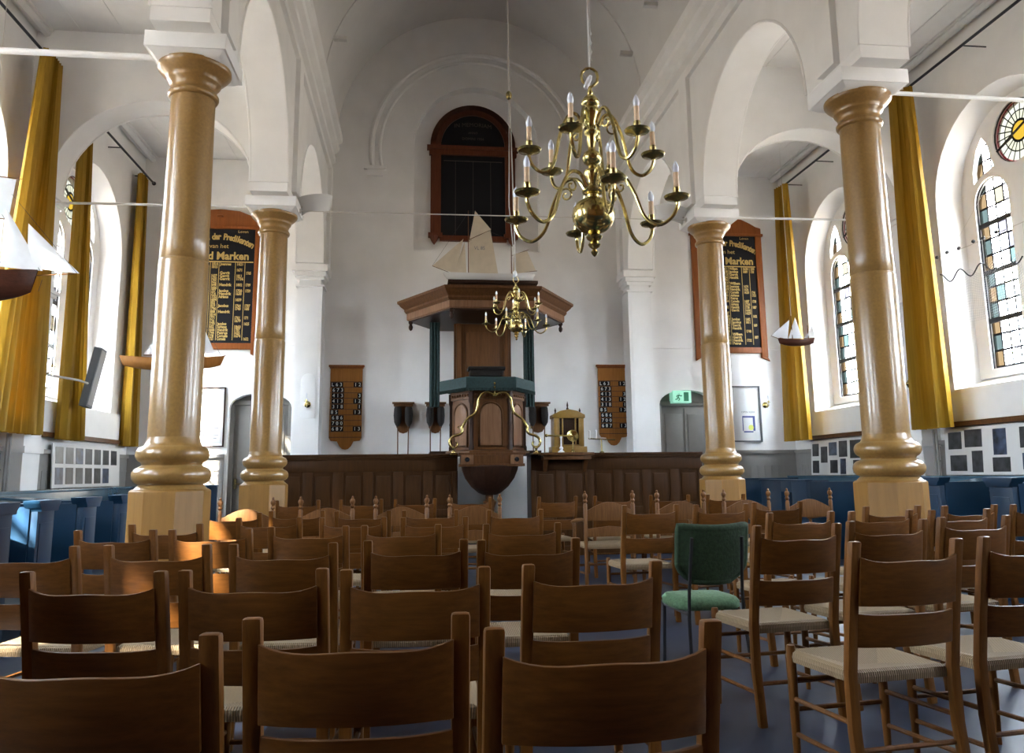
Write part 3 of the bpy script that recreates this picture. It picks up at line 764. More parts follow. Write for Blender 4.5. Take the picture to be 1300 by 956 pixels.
for x in (.72, 1.44):
    m = MB(); m.b2(x-.09, x+.09, 11.645, 11.685, 1.345, 1.475); m.build('corner_block', M['oaklight'], t, bevel=.006)
    m = MB(); m.sphere((x, 11.645, 1.41), .035, 10); m.build('boss', M['black'], t)
m = MB(); m.lathe([(.10, .90), (.17, .93), (.28, 1.02), (.37, 1.14), (.42, 1.26), (.43, 1.31), (.36, 1.33)], (1.07, 11.98, 0), 12, rot=PI/12); m.build('bowl', M['oakdark'], t, ang=20)
m = MB(); m.lathe([(.16, 0), (.16, .1), (.08, .14), (.07, .7), (.10, .80), (.06, .84), (.06, .91)], (1.07, 11.98, 0), 16); m.build('stem', M['oak'], t)
m = MB(); m.lathe([(.66, 2.425), (.735, 2.44), (.735, 2.60), (.70, 2.61)], (PX, PY, 0), 6)
m.build('green_desk_edge', M['green'], t, bevel=.006)
m = MB()
for k in range(3, 6):                     # fringe under the green edge
    a0, a1 = R(60*k), R(60*(k+1))
    for j in range(26):
        q = (j+.5)/26; x = PX+.735*(math.cos(a0)*(1-q)+math.cos(a1)*q); y = PY+.735*(math.sin(a0)*(1-q)+math.sin(a1)*q)
        m.box((x, y, 2.425), (.018, .010, .05))
m.build('fringe', M['green'], t)
m = MB(); m.box((1.02, 11.92, 2.69), (.50, .30, .10), Matrix.Translation((0, 0, 0))); m.box((1.02, 11.90, 2.755), (.56, .34, .05)); m.build('book_cushion', M['velvet'], t, bevel=.03)
m = MB(); m.tube([(1.02, 12.0, 2.55), (1.02, 12.0, 2.70)], .03); m.build('cushion_stand', M['brassd'], t)
m = MB(); m.b2(.60, 1.56, 13.25, 13.32, 2.2, 3.70); m.b2(.64, .72, 13.21, 13.26, 2.2, 3.70); m.b2(1.44, 1.52, 13.21, 13.26, 2.2, 3.70)
m.b2(.80, 1.36, 13.225, 13.26, 2.75, 3.55); m.build('back_board', M['oak'], t, bevel=.006)
for x in (.28, 1.86):
    m = MB(); m.b2(x-.085, x+.085, 13.2, 13.32, 2.3, 3.71)
    for q in (-.05, 0, .05): m.tube([(x+q, 13.19, 2.3), (x+q, 13.19, 3.70)], .018, 6)
    m.build('green_side_hanging', M['green'], t)
m = MB(); m.b2(.2, 1.95, 12.6, 13.9, 1.50, 1.56); m.b2(.2, .26, 12.6, 13.9, 0, 1.5); m.b2(1.89, 1.95, 12.6, 13.9, 0, 1.5); m.build('platform', M['oakdark'], t)

# sounding board
SX, SY = 1.15, 13.28
t = thing('sounding_board', 'hexagonal dark wooden sounding board hung above the pulpit, carrying a model ship', 'sounding board', (SX, SY, 3.6))
def hexcut(r): 
    pts = [(SX+1.08*r*math.cos(R(60*k)), SY+1.08*r*math.sin(R(60*k))) for k in range(6)]
    out = []
    for i in range(6):
        p, q = pts[i], pts[(i+1) % 6]; lim = YB-.01
        if p[1] <= lim: out.append(p)
        if (p[1] <= lim) != (q[1] <= lim):
            s_ = (lim-p[1])/(q[1]-p[1]); out.append((p[0]+(q[0]-p[0])*s_, lim))
    return out
def ring_stack(m, levels):
    loops = [[(x, y, z) for x, y in hexcut(r)] for r, z in levels]; n = len(loops[0])
    vs = [v for l in loops for v in l]; fs = [tuple(range(n-1, -1, -1)), tuple((len(loops)-1)*n+k for k in range(n))]
    for j in range(len(loops)-1):
        for k in range(n): fs.append((j*n+k, j*n+(k+1) % n, (j+1)*n+(k+1) % n, (j+1)*n+k))
    m.add(vs, fs)
m = MB(); ring_stack(m, [(1.22, 3.74), (1.24, 3.76), (1.24, 3.86)]); m.build('frieze', M['oaklight'], t, ang=20)
m = MB(); ring_stack(m, [(1.25, 3.86), (1.28, 3.90), (1.28, 3.93), (1.34, 3.98), (1.36, 4.01), (1.39, 4.03), (1.39, 4.07), (1.30, 4.08)]); m.build('cornice', M['oak'], t, ang=20)
m = MB(); ring_stack(m, [(1.20, 3.72), (1.20, 3.745)]); m.build('underside', M['oakdark'], t, ang=20)
m = MB(); m.b2(.50, 1.84, 12.25, 13.6, 4.06, 4.16); m.b2(.46, 1.88, 12.2, 13.65, 4.16, 4.21); m.build('top_box', M['oakdark'], t, bevel=.008)
for k in (3, 4, 5, 6):
    a = R(60*k); px, py = SX+1.27*math.cos(a), SY+1.27*math.sin(a)
    m = MB(); m.lathe([(.035, 3.74), (.04, 3.71), (.022, 3.68), (.036, 3.64), (.03, 3.60), (.008, 3.575)], (px, py, 0), 12); m.build('pendant', M['oakdark'], t)

# ------------------------------------------------------------------ ships
def hull_mesh(m, L, W, H, z0=0, n=18, sheer=.25, bow=.9):
    def g(u, v):
        x = -L/2+L*u
        k = math.sin(PI*min(1, max(0, (.06+.94*u if u < .5 else .06+.94*(u)))))**.5 if 0 < u < 1 else .0
        k = max(.02, (1-abs(2*u-1)**(3.0 if u < .5 else 2.2)))**.6
        if u < .02: k = .35
        a = PI*v; zz = -math.sin(a)**.75*H*(.75+.25*k)
        return (x+(.10*L*(u-.5)*(1+zz/H)), W/2*k*math.cos(a), z0+zz+sheer*H*(2*u-1)**2)
    m.grid(g, n, 13)
    top = [g(i/(n-1), 0) for i in range(n)]; bt = [g(i/(n-1), 1) for i in range(n)]
    vs = top+bt; m.add([(x, y, z-.004) for x, y, z in vs], [(i, i+1, n+i+1, n+i) for i in range(n-1)])
def sail(m, pts, belly=.02, y=0, th=.003):
    """triangular or four-sided sail in the XZ plane, lightly bellied"""
    p = [Vector((a, 0, b)) for a, b in pts]
    if len(p) == 3: p = [p[0], p[1], p[2], p[2]]
    def g(u, v, o=0):
        q = (p[0]*(1-u)+p[1]*u)*(1-v)+(p[3]*(1-u)+p[2]*u)*v
        return (q.x, y+o-belly*math.sin(PI*u)*math.sin(PI*min(v, .999)), q.z)
    m.grid(lambda u, v: g(u, v), 8, 8); m.grid(lambda u, v: g(u, v, th), 8, 8)
def ship(label, loc, rz, L, W, H, hullm, masts, sails, sailm, extra=None, spars=(), lines=(), cat='model ship', grp='model sailing ships', sc_=1):
    t = thing('model_ship', label, cat, (0, 0, 0), grp)
    m = MB(); hull_mesh(m, L, W, H); m.build('hull', hullm, t, ang=60)
    for x, z in masts:
        m = MB(); m.tube([(x, 0, -.02), (x, 0, z)], [.008, .005], 8); m.build('mast', M['arm'], t)
    for a, b in spars:
        m = MB(); m.tube([(a[0], .004, a[1]), (b[0], .004, b[1])], .005, 6); m.build('spar', M['arm'], t)
    for s_ in sails:
        m = MB(); sail(m, s_); m.build('sail', sailm, t, ang=60)
    if lines:
        m = MB()
        for a, b in lines: m.tube([(a[0], 0, a[1]), (b[0], 0, b[1])], .0018, 5)
        m.build('rigging', M['darkrope'], t)
    if extra: extra(t)
    t.location = loc; t.rotation_euler = (0, 0, R(rz)); return t
# ship on the sounding board (left edge of sail at the bow, sails cream)
def s1x(t):
    m = MB(); m.text('VL 85', .075, lambda u, v, w: (-.16+u, -.030+w, .44+v*1.1)); m.build('sail_number', M['ink'], t)
    m = MB(); m.b2(-.55, -.47, -.03, .03, -.16, -.05); m.b2(.40, .48, -.03, .03, -.16, -.05); m.build('cradle', M['oakdark'], t)
ship('cream sailed model ship with white hull standing on the sounding board', (1.14, 12.55, 4.37), 0, 1.36, .26, .13, M['hullw'],
     [(-.34, 1.08), (.36, .62)],
     [[(-.92, .14), (-.55, .02), (-.42, .60)], [(-.58, .02), (-.37, .02), (-.40, .56)],
      [(-.33, .03), (.14, .03), (.02, .76), (-.33, .58)], [(-.32, .60), (-.23, 1.08), (.03, .77)],
      [(.38, .03), (.76, .09), (.62, .42), (.39, .36)]], M['cream'], s1x,
     spars=[((-.33, .56), (.03, .78)), ((-.92, .14), (-.55, .0)), ((.37, .34), (.64, .44)), ((-.34, .03), (.15, .03)), ((.36, .04), (.78, .09))],
     lines=[((-.34, 1.05), (-.92, .14)), ((.36, .60), (-.30, .85))])
# hanging ships
def cords(pts):
    def fn(t):
        for a in pts:
            m = MB(); m.tube([(a[0], 0, a[1]), (a[2] if len(a) > 3 else a[0], 0, a[3] if len(a) > 3 else a[2])], .003, 5); m.build('hanging_cord', M['rope'], t)
    return fn
ship('large model ship with dark brown hull hanging at the left edge', (-3.80, 6.95, 2.90), 14, 1.06, .30, .26, M['hull'],
     [(-.35, 1.1), (.16, .95)],
     [[(.30, .07), (.62, .06), (.30, .60)], [(.50, .08), (.90, .06), (.48, .47)], [(-.02, .10), (.26, .06), (.04, .62)],
      [(-.10, .52), (.33, .50), (.36, .85), (-.06, .87)], [(-.14, .12), (.24, .12), (.27, .48), (-.12, .50)], [(-.62, .12), (-.2, .12), (-.24, .55), (-.58, .52)]], M['sail'], cords([(-.35, 1.1, 3.80), (.16, .95, 3.80)]),
     spars=[((.45, .0), (.86, .055)), ((-.16, .87), (.40, .86)), ((-.18, .50), (.36, .49)), ((-.16, .11), (.30, .11))],
     lines=[((.16, .93), (.88, .06)), ((.16, .7), (.60, .06)), ((.62, -.02), (.60, -.12))])
ship('small brown boat with white sail hanging behind the nearest left column', (-2.62, 8.9, 2.46), 0, .98, .18, .13, M['hymn'],
     [(.15, .75)], [[(.17, .05), (.44, .06), (.18, .62)], [(-.30, .05), (.12, .05), (.13, .70)]], M['sail'], cords([(.15, .75, 4.2)]),
     spars=[((-.30, .04), (.13, .04)), ((.4, .0), (.55, .04))], lines=[((.15, .7), (.5, .04))])
ship('small dark boat with white sails hanging in front of the far right curtain', (5.58, 11.15, 3.12), -4, .50, .12, .10, M['hull'],
     [(-.06, .36), (.18, .22)], [[(-.38, .06), (-.13, .01), (-.09, .30)], [(-.12, .02), (.09, .02), (.0, .34)], [(.13, .03), (.28, .04), (.25, .22)]], M['sail'], cords([(-.06, .36, 3.6)]),
     spars=[((-.38, .06), (-.22, .0)), ((.11, .02), (.31, .03))], lines=[((-.06, .36), (-.38, .06))])
# fishing net with cork floats in front of the right window
t = thing('fishing_net', 'pale fishing net with dark floats hanging before the nearest right window', 'fishing net', (6.55, 8.3, 3.8))
def seg(m, pts, r=.004): m.tube(pts, r, 6)
m = MB(); seg(m, [(6.55, 9.22, 3.86), (6.55, 8.6, 3.84), (6.55, 7.3, 3.86)], .004); m.build('head_rope', M['rope'], t)
for i, y in enumerate((9.18, 8.98, 8.76, 8.50, 8.33, 8.12)):
    m = MB(); m.sphere((6.55, y, 3.86+.01*(i % 2)), .022, 8, 1.0); m.build('float', M['darkrope'], t)
m = MB(); seg(m, [(6.53, 9.12-.032*k, 3.56+.06*math.sin(k*.55+1.6)-.002*k) for k in range(44)], .008); m.build('wavy_rope', M['darkrope'], t)
m = MB()
def ng(u, v): return (6.53, 9.05-1.25*u+.12*v*(1-u)-.1*v*u, 3.50+.05*math.sin(u*18+1.6)*(1-v)-.52*v-.06*v*math.sin(PI*u))
NU, NV = 44, 20
for i in range(NU+1): m.tube([ng(i/NU, j/NV) for j in range(NV+1)], .0011, 3)
for j in range(NV+1): m.tube([ng(i/NU, j/NV) for i in range(NU+1)], .0011, 3)
m.build('netting', M['net'], t, smooth=False)
m = MB()
for y in (8.98, 8.3, 7.7): seg(m, [(6.54, y, 3.86), (6.54, y, 3.5)], .0015)
seg(m, [(6.6, 8.95, 3.9), (6.85, 8.6, 4.55)], .0015); m.build('hanging_cord', M['rope'], t)

# ------------------------------------------------------------------ chandeliers
def arm_path(ph, r, zc, z0, drop, r0=.05):
    """S-shaped arm from the stem out to the drip pan"""
    P = []
    ctrl = [(r0, z0), (r0+.10*r, z0+.07), (.36*r, z0+.06), (.50*r, z0-.06), (.62*r, zc-drop*.55), (.78*r, zc-drop), (.93*r, zc-drop*.75), (r, zc-drop*.3), (r, zc)]
    n = len(ctrl)
    for i in range(n-1):
        p0, p1, p2, p3 = ctrl[max(i-1, 0)], ctrl[i], ctrl[i+1], ctrl[min(i+2, n-1)]
        for k in range(5):
            t_ = k/5
            q = [0.5*((2*p1[j])+(-p0[j]+p2[j])*t_+(2*p0[j]-5*p1[j]+4*p2[j]-p3[j])*t_*t_+(-p0[j]+3*p1[j]-3*p2[j]+p3[j])*t_**3) for j in (0, 1)]
            P.append(q)
    P.append(ctrl[-1])
    return [(a*math.cos(ph), a*math.sin(ph), b) for a, b in P]
def chandelier(label, loc, S, lo, hi, rlo, rhi, cord):
    t = thing('chandelier', label, 'chandelier', (0, 0, 0))
    prof = [(.003, 0), (.016, .015), (.022, .03), (.010, .045), (.030, .06), (.038, .075), (.022, .095), (.044, .11), (.050, .125), (.030, .14), (.075, .16), (.108, .19), (.125, .225), (.130, .26), (.122, .30), (.098, .335), (.060, .358), (.036, .365), (.036, .385), (.062, .395), (.066, .41), (.040, .425), (.026, .45),
            (.032, .48), (.052, .52), (.050, .54), (.024, .555), (.022, .57), (.050, .59), (.062, .62), (.050, .65), (.024, .67), (.022, .69), (.030, .72), (.026, .76), (.040, .775), (.044, .79), (.026, .805), (.030, .84), (.052, .90), (.058, .93), (.040, .95), (.056, .965), (.058, .98), (.050, 1.0), (.034, 1.02), (.016, 1.035), (.020, 1.05), (.010, 1.07), (.008, 1.09)]
    m = MB(); m.lathe([(r*S, z*S) for r, z in prof], (0, 0, 0), 24); m.build('baluster', M['brass'], t, ang=60)
    m = MB()
    for s in (-1, 1): m.tube([(0, 0, 1.08*S), (s*.020*S, 0, 1.095*S), (s*.045*S, 0, 1.12*S), (s*.052*S, 0, 1.155*S), (s*.045*S, 0, 1.185*S), (s*.022*S, 0, 1.205*S), (0, 0, 1.21*S)], .009*S, 8)
    m.build('hanging_ring', M['brass'], t)
    for (phs, r, z, z0, dr, zr) in ((lo, rlo, .28, .43, .135, .5), (hi, rhi, .64, .83, .12, .9)):
        for ph in phs:
            a = R(ph); cx, cy = r*S*math.cos(a), r*S*math.sin(a)
            m = MB(); m.tube([tuple(c*S for c in p) for p in arm_path(a, r, z, z0, dr)], .0112*S, 8)
            # scrollwork inside the arm
            sp = []
            for k in range(22):
                q = k/21*2.6*PI; rr = .050*(1-k/26)
                b = .15*r/.5*1.0+.02+rr*math.cos(q); zz = z0-.02+rr*math.sin(q); sp.append((b*S*math.cos(a), b*S*math.sin(a), zz*S))
            m.tube(sp, .0065*S, 6)
            ar = m.build('arm', M['brass'], t)
            m = MB(); m.lathe([(.012*S, z*S-.015*S), (.02*S, z*S-.004*S), (.068*S, z*S+.010*S), (.075*S, z*S+.022*S), (.066*S, z*S+.02*S), (.018*S, z*S+.012*S), (.016*S, z*S+.03*S), (.021*S, z*S+.045*S), (.020*S, z*S+.075*S), (.012*S, z*S+.078*S)], (cx, cy, 0), 20)
            m.build('drip_pan', M['brassd'], ar)
            m = MB(); m.lathe([(.0165*S, z*S+.07*S), (.0155*S, z*S+.165*S)], (cx, cy, 0), 12); cd = m.build('candle', M['candle'], t)
            m = MB(); m.lathe([(.012*S, z*S+.163*S), (.019*S, z*S+.180*S), (.0195*S, z*S+.197*S), (.012*S, z*S+.222*S), (.002*S, z*S+.238*S)], (cx, cy, 0), 12); m.build('bulb', M['bulb'], cd)
    cord(t)
    t.location = loc; return t
def cordA(t):
    m = MB(); top = 9.75-2.47
    m.tube([(0, 0, 1.20), (.0, 0, 1.42), (-.005, 0, top)], .006, 6); m.tube([(.0, 0, 1.20), (.012, .0, 1.45), (.005, 0, top)], .003, 6)
    m.tube([(0.004*math.cos(k*1.2)+.014, 0.01*math.sin(k*1.2), 1.26+k*.012) for k in range(20)], .003, 5)
    m.build('suspension_cable', M['rope'], t)
    m = MB(); m.lathe([(.012, 0), (.016, .02), (.016, .07), (.011, .09)], (0, 0, 0), 10, T=Matrix.Translation((-.035, -.03, 1.06)) @ Matrix.Rotation(.4, 4, 'Y')); m.build('terminal_block', M['white'], t)
chandelier('large brass chandelier with twelve electric candles, hanging nearest the camera', (1.045, 4.55, 2.475), 1.0,
           [30+60*k for k in range(6)], [60*k for k in range(6)], .505, .385, cordA)
def cordB(t):
    m = MB(); top = 9.75-2.61
    m.tube([(0, 0, .70), (-.02, 0, 1.6), (-.055, 0, 3.35)], .006, 6)
    m.tube([(0, 0, .70), (-.065, 0, 1.5), (-.055, 0, 2.55), (-.058, 0, top)], .005, 6); m.build('suspension_cable', M['rope'], t)
    m = MB(); m.sphere((-.055, 0, 2.80), .036, 12, 1.5); m.build('counterweight', M['brassd'], t)
    m = MB(); m.sphere((-.012, -.01, .73), .024, 10, 1.6); m.build('terminal_block', M['white'], t)
chandelier('small brass chandelier with electric candles hanging in front of the sounding board', (1.05, 8.4, 2.61), .58,
           [5+60*k for k in range(6)], [30+60*k for k in range(6)], .57, .45, cordB)

# ------------------------------------------------------------------ memorial boards
def tablet(label, x0, x1, z0, z1, seed):
    cx = (x0+x1)/2; Y = YB; F = lambda u, v, w: (cx+u, Y-w, v)
    t = thing('memorial_board', label, 'memorial board', (cx, Y, z0), 'gilt lettered boards of ministers')
    hw = (x1-x0)/2
    m = MB(); m.b2(x0+.06, x1-.06, Y-.03, Y-.002, z0+.1, z1-.30); m.build('black_panel', M['black'], t, smooth=False)
    m = MB(); m.b2(x0, x0+.12, Y-.06, Y-.002, z0-.02, z1-.22); m.b2(x1-.12, x1, Y-.06, Y-.002, z0-.02, z1-.22)
    m.b2(x0, x1, Y-.055, Y-.002, z0+.06, z0+.17)
    cr = [(-hw, z1-.32), (hw, z1-.32), (hw, z1-.20), (hw-.10, z1-.17), (hw-.22, z1-.10), (hw*.45, z1-.03), (0, z1), (-hw*.45, z1-.03), (-hw+.22, z1-.10), (-hw+.10, z1-.17), (-hw, z1-.20)]
    m.prism(cr, F, .002, .055); m.b2(x0-.03, x1+.03, Y-.08, Y-.002, z1-.36, z1-.31)
    for sx in (x0, x1-.12): m.prism([(sx-cx, z0-.02), (sx-cx+.12, z0-.02), (sx-cx+(.0 if sx == x0 else .16), z0-.09)], F, .002, .05)
    m.build('frame', M['tablet'], t, bevel=.008)
    m = MB(); m.sphere((cx, Y-.058, z1-.13), .06, 10, .4); m.build('carved_rosette', M['tablet'], t)
    # writing
    m = MB(); zt = z1-.50; rng = random.Random(seed)
    s1 = 'Naamlijst der Predikanten'; Rr = 1.15
    n = len(s1)
    for i, ch in enumerate(s1):
        if ch == ' ': continue
        a = (i-(n-1)/2)*.0425
        m.text(ch, .155, lambda u, v, w, a=a: F(Rr*math.sin(a)+.8*u*math.cos(a)+v*math.sin(a), zt-Rr*(1-math.cos(a))-.0+v*math.cos(a)-u*math.sin(a), .034+w), bold=.006)
    m.text('van het', .11, lambda u, v, w: F(u, zt-.17+v, .034+w)); m.text('Eiland Marken', .19, lambda u, v, w: F(u*.95, zt-.35+v, .034+w), bold=.006)
    m.build('gilt_title', M['gold'], t, smooth=False)
    m = MB(); m.text('Leven', .075, lambda u, v, w: F(hw-.33+u, zt+.10+v, .034+w)); m.build('corner_word', M['gold'], t, smooth=False); m = MB(); m.text('Dienst', .075, lambda u, v, w: F(-hw+.33+u, zt+.10+v, .034+w))
    m.build('corner_word', M['gold'], t, smooth=False)
    m = MB(); top = zt-.46; bot = z0+.22; xs = [-hw+.15, -hw*.62, -hw*.18, hw*.02, hw*.40, hw*.62, hw-.15]
    m.b2(cx-hw+.14, cx+hw-.14, Y-.036, Y-.03, top, top+.02)
    for x in xs[1:-1]: m.b2(cx+x-.004, cx+x+.004, Y-.035, Y-.03, bot, top)
    nr = 26; dz = (top-bot)/nr
    nm = ['Joannes', 'Petrus', 'Cornelis', 'Hendrik', 'Willem', 'Jacobus', 'Gerrit', 'Adrianus']
    for r in range(nr):
        z = top-(r+.6)*dz
        for c, (a, b) in enumerate(zip(xs[:-1], xs[1:])):
            pr = (.85, .35 if r < 14 else .8, .95, .75, .55, .25)[c]
            if rng.random() < pr:
                tx = rng.choice(nm) if c in (0, 1, 3) else str(rng.randint(1620, 1890))
                w_ = (b-a)*rng.uniform(.75, .95)
                m.text(tx, .072, lambda u, v, w, a=a, w_=w_, z=z, tx=tx: F(a+.02+u*w_*.9/(len(tx)*.040), z+v*.95, .034+w), align='LEFT', depth=.002, bold=.003)
    m.build('gilt_list', M['gold'], t, smooth=False)
tablet('gilt lettered black board in reddish frame on the back wall, left aisle', -4.20, -2.74, 3.30, 5.86, 1)
tablet('gilt lettered black board in reddish frame on the back wall, right aisle', 5.08, 6.46, 3.30, 5.96, 2)
# arched board in the niche
t = thing('arched_board', 'arched black board with dark red frame in the high central niche', 'memorial board', (1.0, YB+.2, 5.4))
Y = YB+.22; cx = 1.0
m = MB(); m.b2(cx-.66, cx+.66, Y-.05, Y-.004, 5.5, 7.2); m.prism(arch(cx, .62, 7.22, 7.30, 20), lambda u, v, w: (u, Y-w, v), .004, .05); m.build('black_panel', M['black'], t, smooth=False)
m = MB()
for s in (-1, 1): m.b2(cx+s*.79, cx+s*.60, Y-.09, Y-.004, 5.50, 7.16); m.b2(cx+s*.83, cx+s*.57, Y-.11, Y-.004, 5.50, 5.58); m.lathe([(.005, 5.36), (.05, 5.42), (.075, 5.48), (.09, 5.52)], (cx+s*.72, Y-.06, 0), 8)
m.b2(cx-.86, cx+.86, Y-.13, Y-.004, 7.20, 7.27); m.b2(cx-.82, cx+.82, Y-.10, Y-.004, 7.10, 7.20); m.b2(cx-.62, cx+.62, Y-.08, Y-.004, 5.44, 5.54)
o_ = [(cx+.80*math.cos(PI*k/24), 7.27+.83*math.sin(PI*k/24)) for k in range(25)]; i_ = [(cx+.60*math.cos(PI*k/24), 7.27+.63*math.sin(PI*k/24)) for k in range(25)]
for k in range(24): m.prism([o_[k], o_[k+1], i_[k+1], i_[k]], lambda u, v, w: (u, Y-w, v), .004, .09)
m.build('frame', M['niche'], t, ang=30)
m = MB(); F2 = lambda u, v, w: (cx+u, Y-.052-w, v)
m.text('IN MEMORIAM', .11, lambda u, v, w: F2(u, 7.72+v-.25*u*u, w)); m.text('ANNO', .06, lambda u, v, w: F2(u, 7.56+v, w)); m.text('DOMINI 1904', .07, lambda u, v, w: F2(u, 7.44+v, w))
for x in (-.33, 0, .33): m.b2(cx+x-.003, cx+x+.003, Y-.054, Y-.05, 5.56, 7.0)
m.b2(cx-.55, cx+.55, Y-.054, Y-.05, 6.99, 7.0)
m.build('faded_lettering', M['dimgold'], t, smooth=False)

# ------------------------------------------------------------------ hymn boards
HN = [('L63', '1 2'), ('673', ''), ('413', '3'), ('413', '1 2'), ('318', '1'), ('85', '1 3'), ('686', ''), ('700', ''), ('687', '1 3')]
def hymn(label, x0, x1, z0, z1):
    cx = (x0+x1)/2; w = x1-x0; Y = YB; F = lambda u, v, wv: (u, Y-wv, v)
    t = thing('hymn_board', label, 'hymn board', (cx, Y, z0), 'oak hymn number boards')
    m = MB(); m.b2(x0, x1, Y-.03, Y-.002, z0+.20, z1-.03)
    m.prism([(x0, z0+.20), (x0+.03, z0+.15), (cx-.14, z0+.14), (cx-.10, z0+.06), (cx-.05, z0+.01), (cx, z0), (cx+.05, z0+.01), (cx+.10, z0+.06), (cx+.14, z0+.14), (x1-.03, z0+.15), (x1, z0+.20)], F, .002, .03)
    m.build('board', M['hymn'], t, bevel=.004)
    m = MB(); m.b2(x0-.03, x1+.03, Y-.065, Y-.002, z1-.035, z1); m.b2(x0-.015, x1+.015, Y-.05, Y-.002, z1-.06, z1-.035); m.build('cap_moulding', M['tablet'], t, bevel=.005)
    top = z1-.30; dz = (top-(z0+.30))/9
    m = MB()
    for r in range(11): m.b2(x0, x1, Y-.042, Y-.03, top-r*dz+.002 if r < 10 else top-10*dz, top-r*dz+.012)
    m.build('number_rail', M['oak'], t, bevel=.002)
    for r, (a, b) in enumerate(HN):
        z = top-(r+.5)*dz+.004
        for s_, al, xx in ((a, 'L', x0+.01), (b, 'R', x1-.01)):
            s_ = s_.replace(' ', ''); n = len(s_)
            for i, ch in enumerate(s_):
                wd = .070; x = xx+(i+.5)*wd+(.02 if al == 'L' and n == 3 and r else 0) if al == 'L' else xx-(n-i-.5)*wd
                m = MB(); m.b2(x-wd*.49, x+wd*.49, Y-.038, Y-.031, z-dz*.45, z+dz*.45); pl = m.build('number_plate', M['black'], t, smooth=False)
                m = MB(); m.text(ch, .086, lambda u, v, wv, x=x, z=z: (x+u, Y-.039-wv, z+v), depth=.002); m.build('numeral', M['paper'], pl, smooth=False)
hymn('oak hymn board with white numbers on the wall left of the pulpit', -1.50, -.95, 1.64, 3.10)
hymn('oak hymn board with white numbers on the wall right of the pulpit', 3.23, 3.75, 1.68, 3.13)

# collection bag racks
def bags(label, x0, x1, long=True):
    cx = (x0+x1)/2; Y = YB
    t = thing('collection_bag_rack', label, 'bag rack', (cx, Y, 1.9), 'wooden racks with black collection bags')
    w = (x1-x0)/2
    m = MB(); m.prism([(cx-w*.80, 2.40), (cx-w*.62, 2.02), (cx-w*.35, 1.93), (cx, 1.91), (cx+w*.35, 1.93), (cx+w*.62, 2.02), (cx+w*.80, 2.40)], lambda u, v, wv: (u, Y-wv, v), .002, .03)
    m.b2(cx-w, cx+w, Y-.12, Y-.002, 2.42, 2.45); m.b2(cx-w*.88, cx+w*.88, Y-.09, Y-.002, 2.38, 2.42); m.build('rack', M['oak'], t, bevel=.004)
    for s in (-1, 1):
        m = MB(); m.lathe([(.055, 2.36), (.062, 2.33), (.070, 2.22), (.060, 2.10), (.030, 2.04), (.005, 2.02)], (cx+s*w*.50, Y-.10, 0), 14); b = m.build('collection_bag', M['velvet'], t)
        m = MB(); m.tube([(cx+s*w*.50, Y-.10, 2.36), (cx+s*w*.42, Y-.10, .75)], .010, 8); m.build('bag_pole', M['oak'], t)
bags('rack with two black collection bags, leftmost on the wall', -.43, -.05)
bags('rack with two black collection bags, close left of the pulpit', .13, .50)
bags('rack with two black collection bags, right of the pulpit', 1.91, 2.34)

# ------------------------------------------------------------------ brass arch on the screens
t = thing('brass_arch', 'scrolled brass arch with finial standing in front of the pulpit', 'brass arch', (1.13, 11.62, 1.5))
BX, BY = 1.12, 11.60
m = MB()
for s in (-1, 1):
    c = [(0, 2.33), (.05, 2.36), (.12, 2.38), (.19, 2.35), (.235, 2.27), (.25, 2.18), (.275, 2.09), (.33, 2.04), (.39, 2.0), (.44, 1.93), (.475, 1.86), (.475, 1.80), (.52, 1.765), (.59, 1.745), (.645, 1.70), (.655, 1.63), (.615, 1.58), (.56, 1.59), (.545, 1.64), (.575, 1.665)]
    q = []
    for i in range(len(c)-1):
        p0, p1, p2, p3 = c[max(i-1, 0)], c[i], c[i+1], c[min(i+2, len(c)-1)]
        for k in range(4):
            t_ = k/4; q.append([0.5*((2*p1[j])+(-p0[j]+p2[j])*t_+(2*p0[j]-5*p1[j]+4*p2[j]-p3[j])*t_*t_+(-p0[j]+3*p1[j]-3*p2[j]+p3[j])*t_**3) for j in (0, 1)])
    n_ = len(q); m.tube([(BX+s*a, BY, b) for a, b in q], [.020 if k < n_-16 else .020-.010*(k-n_+16)/16 for k in range(n_)], 10)
    m.tube([(BX+s*a, BY, b) for a, b in ((.47, 1.86), (.51, 1.90), (.535, 1.875), (.52, 1.85))], .008, 8)
m.build('scroll', M['brass'], t)
m = MB(); m.lathe([(.012, 2.32), (.03, 2.36), (.012, 2.40), (.022, 2.43), (.028, 2.455), (.012, 2.475), (.02, 2.49), (.026, 2.51), (.010, 2.54), (.006, 2.60)], (BX, BY, 0), 14)
m.sphere((BX, BY, 2.33), .05, 12, .5); m.build('finial', M['brass'], t)
for s in (-1, 1):
    m = MB(); m.lathe([(.03, 1.505), (.03, 1.52), (.014, 1.54), (.028, 1.57), (.012, 1.60)], (BX+s*.60, BY, 0), 12); m.build('foot', M['brass'], t)
m = MB()
for s in (-1, 1): m.b2(BX+s*.60-.05, BX+s*.60+.05, BY-.04, 11.98, 1.475, 1.507)
m.build('bracket', M['brassd'], t)

